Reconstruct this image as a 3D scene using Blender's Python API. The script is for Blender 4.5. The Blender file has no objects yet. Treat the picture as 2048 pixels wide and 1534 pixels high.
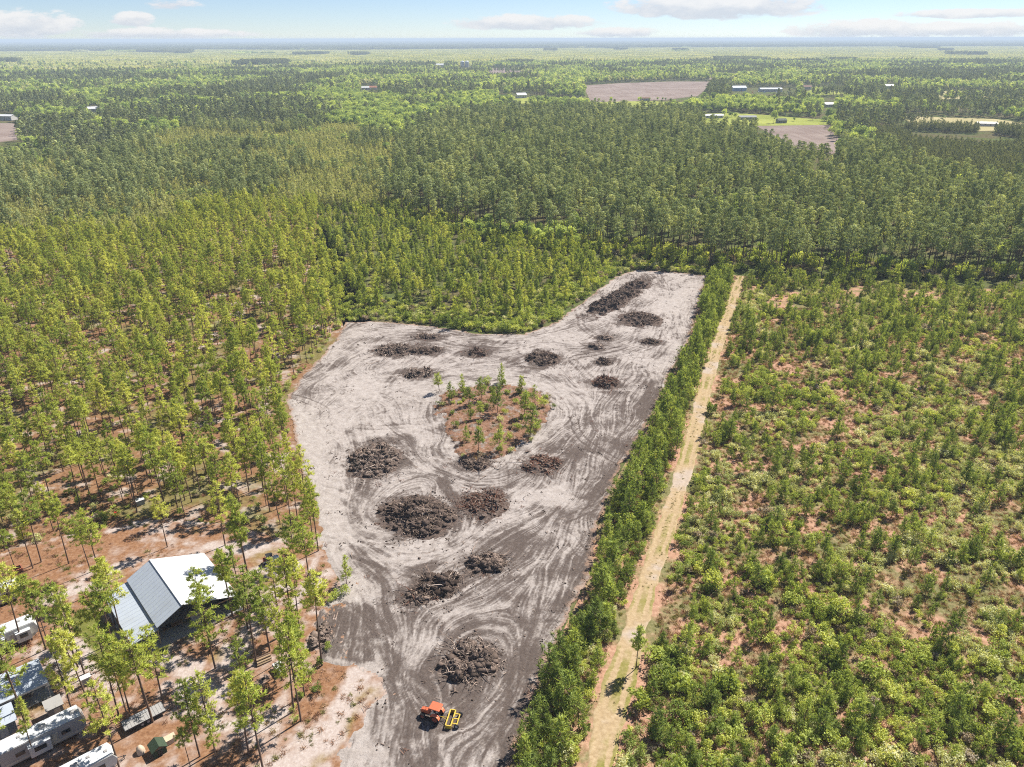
import bpy, math, random
import numpy as np
from mathutils import Vector, Matrix

random.seed(7)
rng = np.random.default_rng(7)
R = math.radians
scene = bpy.context.scene
COL = scene.collection

# ------------------------------------------------------------------ camera
FPX = 1530.0                      # focal length in pixels of a 2048 px wide picture
PITCH = math.atan(690 / FPX)
CAM_H = 88.0
ROLL = R(-0.13)
cam_d = bpy.data.cameras.new('camera')
cam_d.sensor_width = 36.0
cam_d.lens = FPX / 2048 * 36.0
cam_d.clip_start = 0.5
cam_d.clip_end = 90000
cam = bpy.data.objects.new('camera', cam_d)
COL.objects.link(cam)
cam.matrix_world = Matrix.Translation((0, 0, CAM_H)) @ Matrix.Rotation(math.pi / 2 - PITCH, 4, 'X') @ Matrix.Rotation(ROLL, 4, 'Z')
scene.camera = cam

# ------------------------------------------------------------------ light
SUN_AZ, SUN_EL = R(47), R(50)     # azimuth from +Y towards +X
SUN = Vector((math.sin(SUN_AZ) * math.cos(SUN_EL), math.cos(SUN_AZ) * math.cos(SUN_EL), math.sin(SUN_EL)))
sd = bpy.data.lights.new('sun', 'SUN')
sd.energy = 5.0
sd.angle = R(0.53)
sd.color = (1.0, 0.945, 0.86)
sun = bpy.data.objects.new('sun', sd)
sun.rotation_euler = SUN.to_track_quat('Z', 'Y').to_euler()
sun.location = (60, 60, 300)
COL.objects.link(sun)

scene.view_settings.view_transform = 'Standard'
scene.view_settings.look = 'None'
scene.view_settings.gamma = 1.0
scene.view_settings.use_curve_mapping = False
scene.view_settings.exposure = 0.92
scene.cycles.max_bounces = 5
scene.cycles.diffuse_bounces = 3
scene.cycles.glossy_bounces = 2
scene.cycles.transmission_bounces = 3
scene.cycles.volume_bounces = 0
scene.cycles.transparent_max_bounces = 4
scene.cycles.use_denoising = False
scene.cycles.caustics_reflective = False
scene.cycles.caustics_refractive = False
scene.cycles.use_adaptive_sampling = True
scene.cycles.adaptive_threshold = 0.012
scene.cycles.pixel_filter_type = 'BLACKMAN_HARRIS'
scene.cycles.filter_width = 1.1
scene.render.use_persistent_data = False


# ------------------------------------------------------------------ projection helpers (layout only)
_cp, _sp = math.cos(PITCH), math.sin(PITCH)
_cr, _sr = math.cos(ROLL), math.sin(ROLL)


def ray(px, py):
    u = (px - 1024) / FPX
    v = -(py - 767) / FPX
    u, v = _cr * u - _sr * v, _sr * u + _cr * v
    return u, _cp + v * _sp, -_sp + v * _cp


def P(px, py, z=0.0):
    """point of the place at height z that the photograph shows at pixel px, py"""
    dx, dy, dz = ray(px, py)
    t = (CAM_H - z) / -dz
    return np.array([dx * t, dy * t])


def Q(x, y, z=0.0):
    """pixel of a point"""
    dz = z - CAM_H
    f = y * _cp - dz * _sp
    f = np.where(f < 0.1, 0.1, f)
    up = y * _sp + dz * _cp
    u, v = x / f, up / f
    u, v = _cr * u + _sr * v, -_sr * u + _cr * v
    return 1024 + FPX * u, 767 - FPX * v


def PL(pts):
    return np.array([P(a, b) for a, b in pts])


# ------------------------------------------------------------------ materials
MATS = {}


class NT:
    """small helper to write node trees"""
    def __init__(self, tree):
        self.t = tree

    def n(self, typ, **kw):
        nd = self.t.nodes.new(typ)
        ins = kw.pop('ins', {})
        for k, v in kw.items():
            setattr(nd, k, v)
        for k, v in ins.items():
            if hasattr(v, 'is_linked') or isinstance(v, bpy.types.NodeSocket):
                self.t.links.new(v, nd.inputs[k])
            else:
                nd.inputs[k].default_value = v
        return nd

    def math(self, op, a, b=None, c=None, clamp=False):
        ins = {0: a}
        if b is not None:
            ins[1] = b
        if c is not None:
            ins[2] = c
        return self.n('ShaderNodeMath', operation=op, use_clamp=clamp, ins=ins).outputs[0]

    def noise(self, vec, scale, detail=3, rough=0.55, dist=0.0):
        nd = self.n('ShaderNodeTexNoise', ins={'Scale': scale, 'Detail': detail, 'Roughness': rough, 'Distortion': dist})
        if vec is not None:
            self.t.links.new(vec, nd.inputs['Vector'])
        return nd.outputs['Fac']

    def ramp(self, fac, stops, interp='LINEAR'):
        nd = self.n('ShaderNodeValToRGB')
        r = nd.color_ramp
        r.interpolation = interp
        while len(r.elements) > 1:
            r.elements.remove(r.elements[-1])
        for i, (p, c) in enumerate(stops):
            e = r.elements[0] if i == 0 else r.elements.new(p)
            e.position = p
            e.color = (*c, 1) if len(c) == 3 else c
        self.t.links.new(fac, nd.inputs[0])
        return nd.outputs[0]

    def mix(self, fac, a, b, blend='MIX'):
        nd = self.n('ShaderNodeMix', data_type='RGBA', blend_type=blend)
        for k, v in ((0, fac), (6, a), (7, b)):
            if isinstance(v, bpy.types.NodeSocket):
                self.t.links.new(v, nd.inputs[k])
            elif k == 0:
                nd.inputs[k].default_value = v
            else:
                nd.inputs[k].default_value = (*v, 1) if len(v) == 3 else v
        return nd.outputs[2]

    def step(self, v, lo, hi):
        nd = self.n('ShaderNodeMapRange', interpolation_type='SMOOTHSTEP')
        for k, x in ((0, v), (1, lo), (2, hi)):
            if isinstance(x, bpy.types.NodeSocket):
                self.t.links.new(x, nd.inputs[k])
            else:
                nd.inputs[k].default_value = x
        return nd.outputs[0]


# ------------------------------------------------------------------ world sky
w = bpy.data.worlds.new('World')
scene.world = w
w.use_nodes = True
wt = NT(w.node_tree)
w.node_tree.nodes.clear()
sky = wt.n('ShaderNodeTexSky', sky_type='NISHITA', sun_disc=False, sun_elevation=SUN_EL, sun_rotation=SUN_AZ, altitude=50.0, air_density=0.7, dust_density=0.0, ozone_density=3.0)
gen = wt.n('ShaderNodeTexCoord').outputs['Generated']
sep = wt.n('ShaderNodeSeparateXYZ', ins={0: gen})
az = wt.math('ARCTAN2', sep.outputs[0], sep.outputs[1])
el = wt.math('ARCSINE', sep.outputs[2])
comb = wt.n('ShaderNodeCombineXYZ', ins={0: az, 1: wt.math('MULTIPLY', el, 2.6), 2: 0.0}).outputs[0]
nA = wt.noise(comb, 26.0, 8, 0.62)
nB = wt.noise(comb, 7.0, 4, 0.5)
# cloud banks: px centre x, y, half width, half height, strength
CLOUDS = [(50, 50, 95, 26, 1), (262, 40, 42, 15, 0.9), (320, 68, 190, 11, 0.9), (345, 8, 55, 13, .7), (1050, 46, 165, 17, 1), (1235, 66, 100, 11, .9), (1430, 12, 220, 30, 1.1), (1750, 60, 170, 18, 1), (1940, 28, 130, 9, .9),
          (1970, 60, 130, 14, .95), (-160, 30, 130, 22, 1), (2260, 22, 160, 24, 1), (1100, -90, 300, 60, 1), (250, -140, 260, 70, 1), (1800, -200, 320, 90, 1)]
field = None
shade = None
for (cx, cy, rx, ry, st) in CLOUDS:
    a, b, c = ray(cx, cy)
    a0 = math.atan2(a, b)
    e0 = math.atan2(c, math.hypot(a, b))
    kx, ky = rx / FPX * math.cos(PITCH), ry / FPX
    dx = wt.math('DIVIDE', wt.math('SUBTRACT', az, a0), kx)
    dy = wt.math('DIVIDE', wt.math('SUBTRACT', el, e0), ky)
    # flat base: below the centre the bank ends faster
    dyb = wt.math('MULTIPLY', wt.math('MINIMUM', dy, 0.0), 1.25)
    dyt = wt.math('MAXIMUM', dy, 0.0)
    q = wt.math('ADD', wt.math('MULTIPLY', dx, dx), wt.math('ADD', wt.math('MULTIPLY', dyb, dyb), wt.math('MULTIPLY', dyt, dyt)))
    g = wt.math('MULTIPLY', wt.math('MAXIMUM', wt.math('SUBTRACT', 1.25, q), 0.0), st)
    sh = wt.math('MULTIPLY', g, dy)
    field = g if field is None else wt.math('MAXIMUM', field, g)
    shade = sh if shade is None else wt.math('ADD', shade, sh)
high = wt.step(el, 0.12, 0.3)     # broken cumulus over the rest of the sky
field = wt.math('ADD', field, wt.math('MULTIPLY', high, wt.step(nB, 0.5, 0.72)))
dens = wt.math('ADD', wt.math('MULTIPLY', field, 0.78), wt.math('MULTIPLY', wt.math('SUBTRACT', nA, 0.5), 2.3))
mask = wt.math('MULTIPLY', wt.step(dens, 0.22, 0.62), wt.step(field, 0.0, 0.35))
lit = wt.step(wt.math('ADD', shade, wt.math('MULTIPLY', wt.math('SUBTRACT', nA, 0.5), 2.4)), -0.55, 0.5)
cloudc = wt.mix(lit, (5.9, 6.3, 7.0), (8.2, 8.1, 8.1))
skyc = wt.mix(1.0, sky.outputs[0], (0.95, 0.96, 1.06), 'MULTIPLY')
fin = wt.mix(wt.math('MULTIPLY', mask, 0.88), skyc, cloudc)
bg = wt.n('ShaderNodeBackground', ins={'Color': fin, 'Strength': 0.06})
wo = wt.n('ShaderNodeOutputWorld')
w.node_tree.links.new(bg.outputs[0], wo.inputs['Surface'])


def new_mat(name):
    m = bpy.data.materials.new(name)
    m.use_nodes = True
    t = m.node_tree
    t.nodes.clear()
    nt = NT(t)
    out = nt.n('ShaderNodeOutputMaterial')
    MATS[name] = m
    return m, nt, out


def principled(nt, out, col, rough=0.9, spec=0.2, metal=0.0, bump=None, bump_d=0.02, bump_s=0.6):
    b = nt.n('ShaderNodeBsdfPrincipled', ins={'Roughness': rough, 'Specular IOR Level': spec, 'Metallic': metal})
    if isinstance(col, bpy.types.NodeSocket):
        nt.t.links.new(col, b.inputs['Base Color'])
    else:
        b.inputs['Base Color'].default_value = (*col, 1)
    if bump is not None:
        bp = nt.n('ShaderNodeBump', ins={'Height': bump, 'Distance': bump_d, 'Strength': bump_s})
        nt.t.links.new(bp.outputs[0], b.inputs['Normal'])
    nt.t.links.new(b.outputs[0], out.inputs['Surface'])
    return b


LEAF_GAIN = 2.3


def leaf_mat(name, stops, trans=0.35, jitter=0.75, brown=None, gain=None):
    """foliage: hue differs from plant to plant (Random) and from leaf to leaf (island)"""
    m, nt, out = new_mat(name)
    oi = nt.n('ShaderNodeObjectInfo')
    geo = nt.n('ShaderNodeNewGeometry')
    if trans > 0:
        stops = [(p, tuple(min(.8, (gain or LEAF_GAIN) * x * k) for x, k in zip(c, (1.06, 1.03, 1.08)))) for p, c in stops]
        trans += 0.04
    col = nt.ramp(oi.outputs['Random'], stops)
    k = nt.math('MULTIPLY_ADD', geo.outputs['Random Per Island'], jitter, 1.0 - jitter * 0.5)
    hsv = nt.n('ShaderNodeHueSaturation', ins={'Value': k, 'Color': col})
    colr = hsv.outputs[0]
    if brown is not None:
        sel = nt.step(geo.outputs['Random Per Island'], 0.86, 0.9)
        colr = nt.mix(nt.math('MULTIPLY', sel, 0.7), colr, brown)
    d = nt.n('ShaderNodeBsdfDiffuse', ins={'Color': colr})
    tcol = nt.mix(1.0, colr, (1.45, 1.35, 0.6), 'MULTIPLY')
    tr = nt.n('ShaderNodeBsdfTranslucent', ins={'Color': tcol})
    mx = nt.n('ShaderNodeMixShader', ins={0: trans, 1: d.outputs[0], 2: tr.outputs[0]})
    nt.t.links.new(mx.outputs[0], out.inputs['Surface'])
    return m


def simple(name, col, rough=0.7, spec=0.3, metal=0.0, var=0.15, scale=3.0, dirt=None):
    """plain coloured surface with slight mottling and grime"""
    m, nt, out = new_mat(name)
    tc = nt.n('ShaderNodeTexCoord').outputs['Object']
    n1 = nt.noise(tc, scale, 4)
    c = nt.mix(n1, tuple(x * (1 - var) for x in col), tuple(min(1, x * (1 + var)) for x in col))
    if dirt is not None:
        n2 = nt.noise(tc, scale * 0.35, 5, 0.65)
        c = nt.mix(nt.math('MULTIPLY', nt.step(n2, 0.48, 0.75), 0.6), c, dirt)
    principled(nt, out, c, rough, spec, metal)
    return m


# needles / leaves
leaf_mat('plantation_needles', [(0, (0.11, 0.145, 0.032)), (0.3, (0.145, 0.18, 0.038)), (0.6, (0.185, 0.215, 0.048)), (1, (0.25, 0.27, 0.072))], 0.4, brown=(0.36, 0.27, 0.12))
leaf_mat('forest_needles', [(0, (0.085, 0.11, 0.048)), (0.5, (0.12, 0.147, 0.064)), (0.85, (0.16, 0.185, 0.08)), (1, (0.22, 0.24, 0.1))], 0.22, brown=(0.26, 0.21, 0.11))
leaf_mat('dark_needles', [(0, (0.058, 0.07, 0.033)), (0.5, (0.075, 0.088, 0.04)), (1, (0.1, 0.11, 0.05))], 0.28)
leaf_mat('young_needles', [(0, (0.07, 0.095, 0.026)), (0.5, (0.1, 0.13, 0.034)), (1, (0.165, 0.195, 0.05))], 0.38)
leaf_mat('pale_pine', [(0, (0.12, 0.142, 0.055)), (0.5, (0.165, 0.182, 0.075)), (1, (0.23, 0.24, 0.115))], 0.36, brown=(0.42, 0.34, 0.2))
leaf_mat('shrub_green', [(0, (0.07, 0.095, 0.024)), (0.3, (0.115, 0.145, 0.034)), (0.65, (0.165, 0.195, 0.05)), (1, (0.23, 0.25, 0.075))], 0.34)
leaf_mat('shrub_pale', [(0, (0.15, 0.17, 0.07)), (0.4, (0.2, 0.215, 0.1)), (0.8, (0.235, 0.245, 0.13)), (1, (0.27, 0.275, 0.165))], 0.28)
leaf_mat('shrub_brown', [(0, (0.1, 0.085, 0.05)), (0.5, (0.14, 0.115, 0.08)), (1, (0.18, 0.16, 0.12))], 0.25)
leaf_mat('broadleaf_green', [(0, (0.095, 0.135, 0.05)), (0.35, (0.13, 0.172, 0.06)), (0.7, (0.18, 0.22, 0.075)), (1, (0.245, 0.285, 0.095))], 0.38)
leaf_mat('swamp_leaves', [(0, (0.15, 0.17, 0.055)), (0.4, (0.19, 0.205, 0.065)), (1, (0.25, 0.25, 0.09))], 0.3)
leaf_mat('far_needles', [(0, (0.06, 0.074, 0.042)), (0.5, (0.08, 0.095, 0.05)), (1, (0.115, 0.13, 0.062))], 0.22)
leaf_mat('dry_grass', [(0, (0.22, 0.125, 0.08)), (0.4, (0.31, 0.185, 0.12)), (0.75, (0.4, 0.27, 0.18)), (1, (0.34, 0.28, 0.15))], 0.2, gain=1.0)
leaf_mat('green_grass', [(0, (0.13, 0.15, 0.035)), (0.5, (0.2, 0.2, 0.06)), (1, (0.3, 0.265, 0.1))], 0.2, gain=1.0)
leaf_mat('twig_wood', [(0, (0.12, 0.09, 0.072)), (0.4, (0.2, 0.15, 0.12)), (0.75, (0.28, 0.21, 0.165)), (1, (0.4, 0.33, 0.28))], 0.0, 1.1)
leaf_mat('red_twig', [(0, (0.13, 0.065, 0.045)), (1, (0.22, 0.115, 0.08))], 0.0, 1.0)
leaf_mat('soil_clod', [(0, (0.07, 0.052, 0.043)), (0.5, (0.125, 0.094, 0.077)), (1, (0.21, 0.16, 0.13))], 0.0, 1.0)


def bark_mat(name, c0, c1):
    m, nt, out = new_mat(name)
    tc = nt.n('ShaderNodeTexCoord').outputs['Object']
    mp = nt.n('ShaderNodeMapping', ins={'Vector': tc, 'Scale': (6, 6, 1.2)}).outputs[0]
    n1 = nt.noise(mp, 2.0, 4, 0.6)
    principled(nt, out, nt.mix(n1, c0, c1), 0.95, 0.1)
    return m


bark_mat('pine_bark', (0.075, 0.05, 0.038), (0.2, 0.135, 0.1))
bark_mat('grey_bark', (0.14, 0.12, 0.105), (0.3, 0.27, 0.24))


# ------------------------------------------------------------------ mesh helpers
def mesh_np(name, verts, faces_list, mats, mat_idx=None, smooth=False):
    """faces_list: list of (n,k) index arrays"""
    me = bpy.data.meshes.new(name)
    v = np.asarray(verts, dtype=np.float32)
    me.vertices.add(len(v))
    me.vertices.foreach_set('co', v.ravel())
    loops = np.concatenate([f.ravel() for f in faces_list]).astype(np.int32)
    tot = np.concatenate([np.full(len(f), f.shape[1]) for f in faces_list]).astype(np.int32)
    start = np.concatenate([[0], np.cumsum(tot)[:-1]]).astype(np.int32)
    me.loops.add(len(loops))
    me.loops.foreach_set('vertex_index', loops)
    me.polygons.add(len(tot))
    me.polygons.foreach_set('loop_start', start)
    me.polygons.foreach_set('loop_total', tot)
    for m in mats:
        me.materials.append(MATS[m])
    if mat_idx is not None:
        me.polygons.foreach_set('material_index', np.asarray(mat_idx, dtype=np.int32))
    if smooth:
        me.polygons.foreach_set('use_smooth', np.ones(len(tot), dtype=bool))
    me.update(calc_edges=True)
    return me


class MB:
    """collects boxes, tubes, prisms; build() makes one mesh object"""
    def __init__(self):
        self.v, self.f = [], []

    def add(self, vs, fs):
        o = len(self.v)
        self.v += [tuple(map(float, p)) for p in vs]
        self.f += [tuple(i + o for i in f) for f in fs]
        return self

    def box(self, c, s, rz=0.0, taper=1.0, rot=None):
        cx, cy, cz = c
        hx, hy, hz = s[0] / 2, s[1] / 2, s[2] / 2
        vs = []
        for z, k in ((-hz, 1.0), (hz, taper)):
            for x, y in ((-hx, -hy), (hx, -hy), (hx, hy), (-hx, hy)):
                vs.append(Vector((x * k, y * k, z)))
        M = rot if rot is not None else Matrix.Rotation(rz, 3, 'Z')
        vs = [M @ p + Vector(c) for p in vs]
        return self.add(vs, [(3, 2, 1, 0), (4, 5, 6, 7), (0, 1, 5, 4), (1, 2, 6, 5), (2, 3, 7, 6), (3, 0, 4, 7)])

    def tube(self, a, b, r0, r1=None, n=8, cap=True):
        r1 = r0 if r1 is None else r1
        a, b = Vector(a), Vector(b)
        d = (b - a)
        d.normalize()
        q = d.to_track_quat('Z', 'Y').to_matrix()
        vs = []
        for p, r in ((a, r0), (b, r1)):
            for i in range(n):
                t = 2 * math.pi * i / n
                vs.append(q @ Vector((math.cos(t) * r, math.sin(t) * r, 0)) + p)
        fs = [(i, (i + 1) % n, n + (i + 1) % n, n + i) for i in range(n)]
        if cap:
            fs += [tuple(reversed(range(n))), tuple(range(n, 2 * n))]
        return self.add(vs, fs)

    def prism(self, prof, y0, y1, axis='y'):
        """profile in x,z swept along y"""
        n = len(prof)
        vs = [(x, y0, z) for x, z in prof] + [(x, y1, z) for x, z in prof]
        fs = [tuple(range(n)), tuple(reversed(range(n, 2 * n)))] + [(i, n + i, n + (i + 1) % n, (i + 1) % n) for i in range(n)]
        return self.add(vs, fs)

    def quad(self, *p):
        return self.add(p, [tuple(range(len(p)))])

    def slab(self, pts, th):
        """a polygon (list of 3-D points) given thickness downwards"""
        n = len(pts)
        vs = list(pts) + [(x, y, z - th) for x, y, z in pts]
        fs = [tuple(range(n)), tuple(reversed(range(n, 2 * n)))] + [(i, n + i, n + (i + 1) % n, (i + 1) % n) for i in range(n)]
        return self.add(vs, fs)

    def build(self, name, mat, parent=None, bevel=0.0, smooth=False):
        me = bpy.data.meshes.new(name)
        me.from_pydata(self.v, [], self.f)
        import bmesh
        bm = bmesh.new()
        bm.from_mesh(me)
        if bevel > 0:
            bmesh.ops.bevel(bm, geom=bm.edges[:], offset=bevel, segments=2, affect='EDGES', clamp_overlap=True)
        bmesh.ops.recalc_face_normals(bm, faces=bm.faces[:])
        bm.to_mesh(me)
        bm.free()
        me.materials.append(MATS[mat])
        if smooth:
            for p in me.polygons:
                p.use_smooth = True
        o = bpy.data.objects.new(name, me)
        COL.objects.link(o)
        o.parent = parent
        return o


def empty(name, loc, rz=0.0, label=None, cat=None, group=None):
    o = bpy.data.objects.new(name, None)
    o.location = (loc[0], loc[1], loc[2] if len(loc) > 2 else 0)
    o.rotation_euler = (0, 0, rz)
    o.empty_display_size = 0.3
    COL.objects.link(o)
    tag(o, label, cat, group)
    return o


def tag(o, label=None, cat=None, group=None, kind=None):
    if label:
        o['label'] = label
    if cat:
        o['category'] = cat
    if group:
        o['group'] = group
    if kind:
        o['kind'] = kind
    return o


def link_mesh(name, me, parent=None):
    o = bpy.data.objects.new(name, me)
    COL.objects.link(o)
    o.parent = parent
    return o


# ------------------------------------------------------------------ 2-D noise and polygons
def vnoise(x, y, scale, seed=0, octaves=3, rough=0.5):
    r = np.random.default_rng(seed)
    tab = r.random((256, 256))
    out = np.zeros_like(x, dtype=float)
    amp, tot = 1.0, 0.0
    s = 1.0 / scale
    for o in range(octaves):
        fx, fy = x * s + 31.7 * o, y * s + 17.3 * o
        ix, iy = np.floor(fx).astype(int), np.floor(fy).astype(int)
        tx, ty = fx - ix, fy - iy
        tx, ty = tx * tx * (3 - 2 * tx), ty * ty * (3 - 2 * ty)
        a, b = tab[ix & 255, iy & 255], tab[(ix + 1) & 255, iy & 255]
        c, d = tab[ix & 255, (iy + 1) & 255], tab[(ix + 1) & 255, (iy + 1) & 255]
        out += amp * ((a * (1 - tx) + b * tx) * (1 - ty) + (c * (1 - tx) + d * tx) * ty)
        tot += amp
        amp *= rough
        s *= 2.0
    return out / tot


def sstep(v, lo, hi):
    t = np.clip((v - lo) / (hi - lo), 0, 1)
    return t * t * (3 - 2 * t)


def inside(x, y, poly):
    c = np.zeros(np.shape(x), dtype=bool)
    n = len(poly)
    j = n - 1
    for i in range(n):
        xi, yi = poly[i]
        xj, yj = poly[j]
        if yi != yj:
            t = ((yi > y) != (yj > y)) & (x < (xj - xi) * (y - yi) / (yj - yi) + xi)
            c ^= t
        j = i
    return c


def linedist(x, y, pts, closed=False):
    d = np.full(np.shape(x), 1e9)
    n = len(pts)
    for i in range(n if closed else n - 1):
        ax, ay = pts[i]
        bx, by = pts[(i + 1) % n]
        ux, uy = bx - ax, by - ay
        L = ux * ux + uy * uy + 1e-9
        t = np.clip(((x - ax) * ux + (y - ay) * uy) / L, 0, 1)
        d = np.minimum(d, np.hypot(x - ax - t * ux, y - ay - t * uy))
    return d


def sdist(x, y, poly):
    """signed distance, positive inside"""
    d = linedist(x, y, poly, True)
    return np.where(inside(x, y, poly), d, -d)


# ------------------------------------------------------------------ outlines, read off the photograph and laid on the ground
CLEARING = PL([(520, 1680), (640, 1530), (712, 1440), (745, 1370), (640, 1318), (622, 1240), (650, 1195), (668, 1170), (640, 1112), (625, 1010),
               (600, 920), (585, 850), (570, 800), (600, 760), (640, 715), (670, 680), (692, 645), (760, 643), (860, 652), (960, 668), (1050, 668),
               (1110, 645), (1170, 600), (1230, 555), (1270, 540), (1340, 545), (1415, 551), (1400, 600), (1388, 645), (1375, 690), (1345, 740),
               (1325, 790), (1300, 840), (1270, 890), (1245, 930), (1222, 980), (1200, 1050), (1182, 1100), (1186, 1140), (1150, 1210), (1110, 1290),
               (1080, 1360), (1050, 1440), (1015, 1534), (960, 1680)])
TRACK_PX = [(1180, 1680), (1200, 1534), (1215, 1450), (1237, 1370), (1262, 1290), (1300, 1150), (1338, 1040), (1370, 935), (1400, 820), (1428, 710), (1453, 635), (1475, 570), (1482, 553)]
TRACK = PL(TRACK_PX)
ISLAND = PL([(872, 800), (905, 782), (960, 770), (1010, 772), (1060, 775), (1100, 790), (1108, 815), (1085, 850), (1060, 885), (1020, 905), (985, 922), (945, 925), (915, 910), (895, 870), (880, 830)])
PAD = PL([(650, 1220), (690, 1200), (745, 1215), (765, 1270), (750, 1325), (690, 1330), (645, 1315), (630, 1270)])
CAMP_PX = [(-500, 1180), (-50, 1120), (110, 1075), (300, 1035), (480, 1050), (560, 1075), (635, 1105), (668, 1170), (650, 1195), (622, 1240), (640, 1318), (745, 1370), (712, 1440), (640, 1530), (520, 1680), (-700, 1680)]
Z_FIELD = [(1215, 1680), (1245, 1534), (1262, 1430), (1290, 1340), (1310, 1270), (1333, 1150), (1368, 1040), (1396, 935), (1422, 820), (1446, 710), (1468, 635), (1490, 560), (1496, 553), (1700, 562), (2048, 582), (2500, 608), (2900, 1680)]
Z_STRIP = [(965, 1680), (1025, 1534), (1060, 1450), (1092, 1370), (1125, 1295), (1165, 1215), (1200, 1145), (1198, 1100), (1212, 1055), (1236, 985), (1258, 935), (1283, 893), (1314, 843), (1337, 793), (1356, 745), (1385, 690), (1397, 648), (1408, 600), (1422, 550), (1466, 550), (1455, 600), (1440, 640), (1412, 710), (1378, 820), (1344, 935), (1308, 1040), (1268, 1150), (1222, 1290), (1192, 1360), (1190, 1380), (1175, 1450), (1152, 1534), (1130, 1680)]
Z_MID = [(692, 638), (760, 637), (860, 646), (960, 660), (1050, 660), (1104, 638), (1162, 594), (1222, 549), (1268, 534), (1340, 538), (1425, 545), (1400, 538), (1230, 515), (1020, 495), (880, 465), (760, 425), (640, 420), (630, 520)]
Z_PLANT = [(-1200, 560), (-300, 510), (0, 495), (300, 485), (400, 445), (560, 420), (640, 420), (632, 520), (690, 636), (665, 676), (634, 712), (594, 757), (560, 800), (577, 855), (592, 922), (616, 1010), (630, 1100), (560, 1075), (480, 1050), (300, 1035), (110, 1075), (-50, 1120), (-500, 1180), (-900, 1400)]
Z_PALE = [(-1200, 560), (-300, 510), (0, 495), (300, 485), (400, 445), (560, 420), (760, 425), (790, 360), (810, 300), (720, 262), (420, 258), (300, 285), (210, 330), (-100, 345), (-1200, 360)]
Z_MATURE = [(760, 425), (880, 465), (1020, 495), (1230, 515), (1400, 538), (1500, 550), (1700, 560), (2048, 580), (2600, 608), (2600, 430), (2048, 402), (1860, 374), (1745, 318), (1690, 318), (1640, 312), (1560, 275), (1490, 262), (1300, 235), (900, 245), (810, 300), (790, 360)]
Z_DARKPINE = [(1735, 268), (1850, 258), (2048, 262), (2700, 270), (2700, 425), (2048, 400), (1860, 372), (1755, 322)]
FIELDS = {  # far fields in pixels of the photograph
    'a': [(1166, 171), (1250, 166), (1345, 163), (1420, 163), (1412, 178), (1395, 192), (1330, 200), (1250, 203), (1182, 204)],
    'b': [(966, 136), (1100, 137), (1075, 143), (1000, 146), (985, 147)],
    'c': [(1412, 151), (1475, 150), (1465, 158), (1420, 160)],
    'd': [(1496, 243), (1560, 243), (1652, 243), (1668, 262), (1694, 299), (1660, 309), (1600, 300), (1555, 275)],
    'e': [(-400, 247), (0, 246), (33, 247), (34, 280), (0, 284), (-400, 290)],
}
LAWNS = {
    'a': [(1408, 228), (1470, 226), (1530, 230), (1600, 236), (1700, 243), (1650, 250), (1500, 252), (1440, 256), (1410, 244)],
    'b': [(1605, 186), (1640, 174), (1690, 177), (1690, 188), (1630, 191)],
    'c': [(1870, 182), (1990, 183), (1975, 196), (1880, 199)],
    'd': [(1000, 192), (1160, 198), (1420, 206), (1420, 216), (1180, 212), (1010, 206)],
    'e': [(1800, 232), (1990, 238), (2048, 246), (2048, 260), (1960, 262), (1830, 252)],
}
PILES = [  # px, py, half-width m, half-depth m, height m, turn degrees, sticks, tone, label
    (857, 675, 4.6, 2.6, 1.0, 0, 90, 0, 'small flat heap of dug-up roots at the top left corner of the clearing'),
    (790, 702, 5.6, 4.2, 1.5, 10, 150, 0, 'wide brown heap of roots and soil near the clearing top left corner'),
    (852, 703, 4.6, 3.6, 1.2, -10, 110, 0, 'low tail heap joined to the right end of the wide brown root heap'),
    (950, 708, 3.6, 2.6, 1.2, 0, 90, 1, 'small root heap with reddish right side behind the pine island'),
    (838, 748, 4.6, 3.2, 1.2, 5, 120, 0, 'oval root heap just left behind the pine island'),
    (1088, 720, 4.3, 6.0, 1.6, 0, 130, 0, 'round grey brown root mound right behind the pine island'),
    (1280, 640, 6.0, 6.5, 1.8, -30, 160, 0, 'broad brush heap to the right of the long windrow'),
    (1210, 677, 2.4, 2.0, 0.9, 0, 60, 0, 'tiny heap at the far end of the short line of four heaps'),
    (1192, 695, 2.0, 2.2, 0.9, 0, 60, 0, 'tiny dark heap second from the far end of the line of four'),
    (1206, 725, 2.1, 2.4, 0.9, 0, 60, 0, 'small dark heap third in the short line of four heaps'),
    (1212, 767, 3.9, 3.4, 1.3, 0, 140, 1, 'brush heap with loose branches nearest in the line of four heaps'),
    (1302, 685, 3.0, 2.2, 0.8, 0, 60, 0, 'small thin heap alone near the right edge of the clearing'),
    (750, 920, 5.2, 8.4, 2.0, 8, 300, 2, 'tall dark heap of roots left of the pine island'),
    (835, 1035, 6.2, 6.2, 2.2, 0, 380, 2, 'big round dark root heap in the middle of the clearing'),
    (965, 1010, 4.6, 4.6, 1.4, 15, 170, 1, 'reddish brown flat heap right of the big round dark heap'),
    (950, 926, 3.6, 2.8, 1.0, 0, 130, 0, 'ragged brush heap at the near tip of the pine island'),
    (1085, 932, 4.8, 3.4, 1.3, 30, 170, 1, 'heap of red barked branches beside the pine island'),
    (975, 1132, 3.2, 3.0, 1.4, 0, 150, 2, 'compact round dark heap of roots below the reddish brown flat heap'),
    (880, 1172, 3.6, 3.0, 1.5, 20, 170, 2, 'dark root heap with a low skirt of soil left of the compact heap'),
    (845, 1195, 4.4, 2.2, 0.6, 15, 80, 1, 'low spread of torn soil in front of the dark root heap'),
    (935, 1325, 3.9, 3.8, 1.7, 0, 260, 2, 'root heap closest to the orange tractor'),
    (640, 1275, 1.5, 3.4, 0.9, 8, 60, 2, 'dark ridge of soil along the left side of the graded soil pad'),
]
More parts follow.
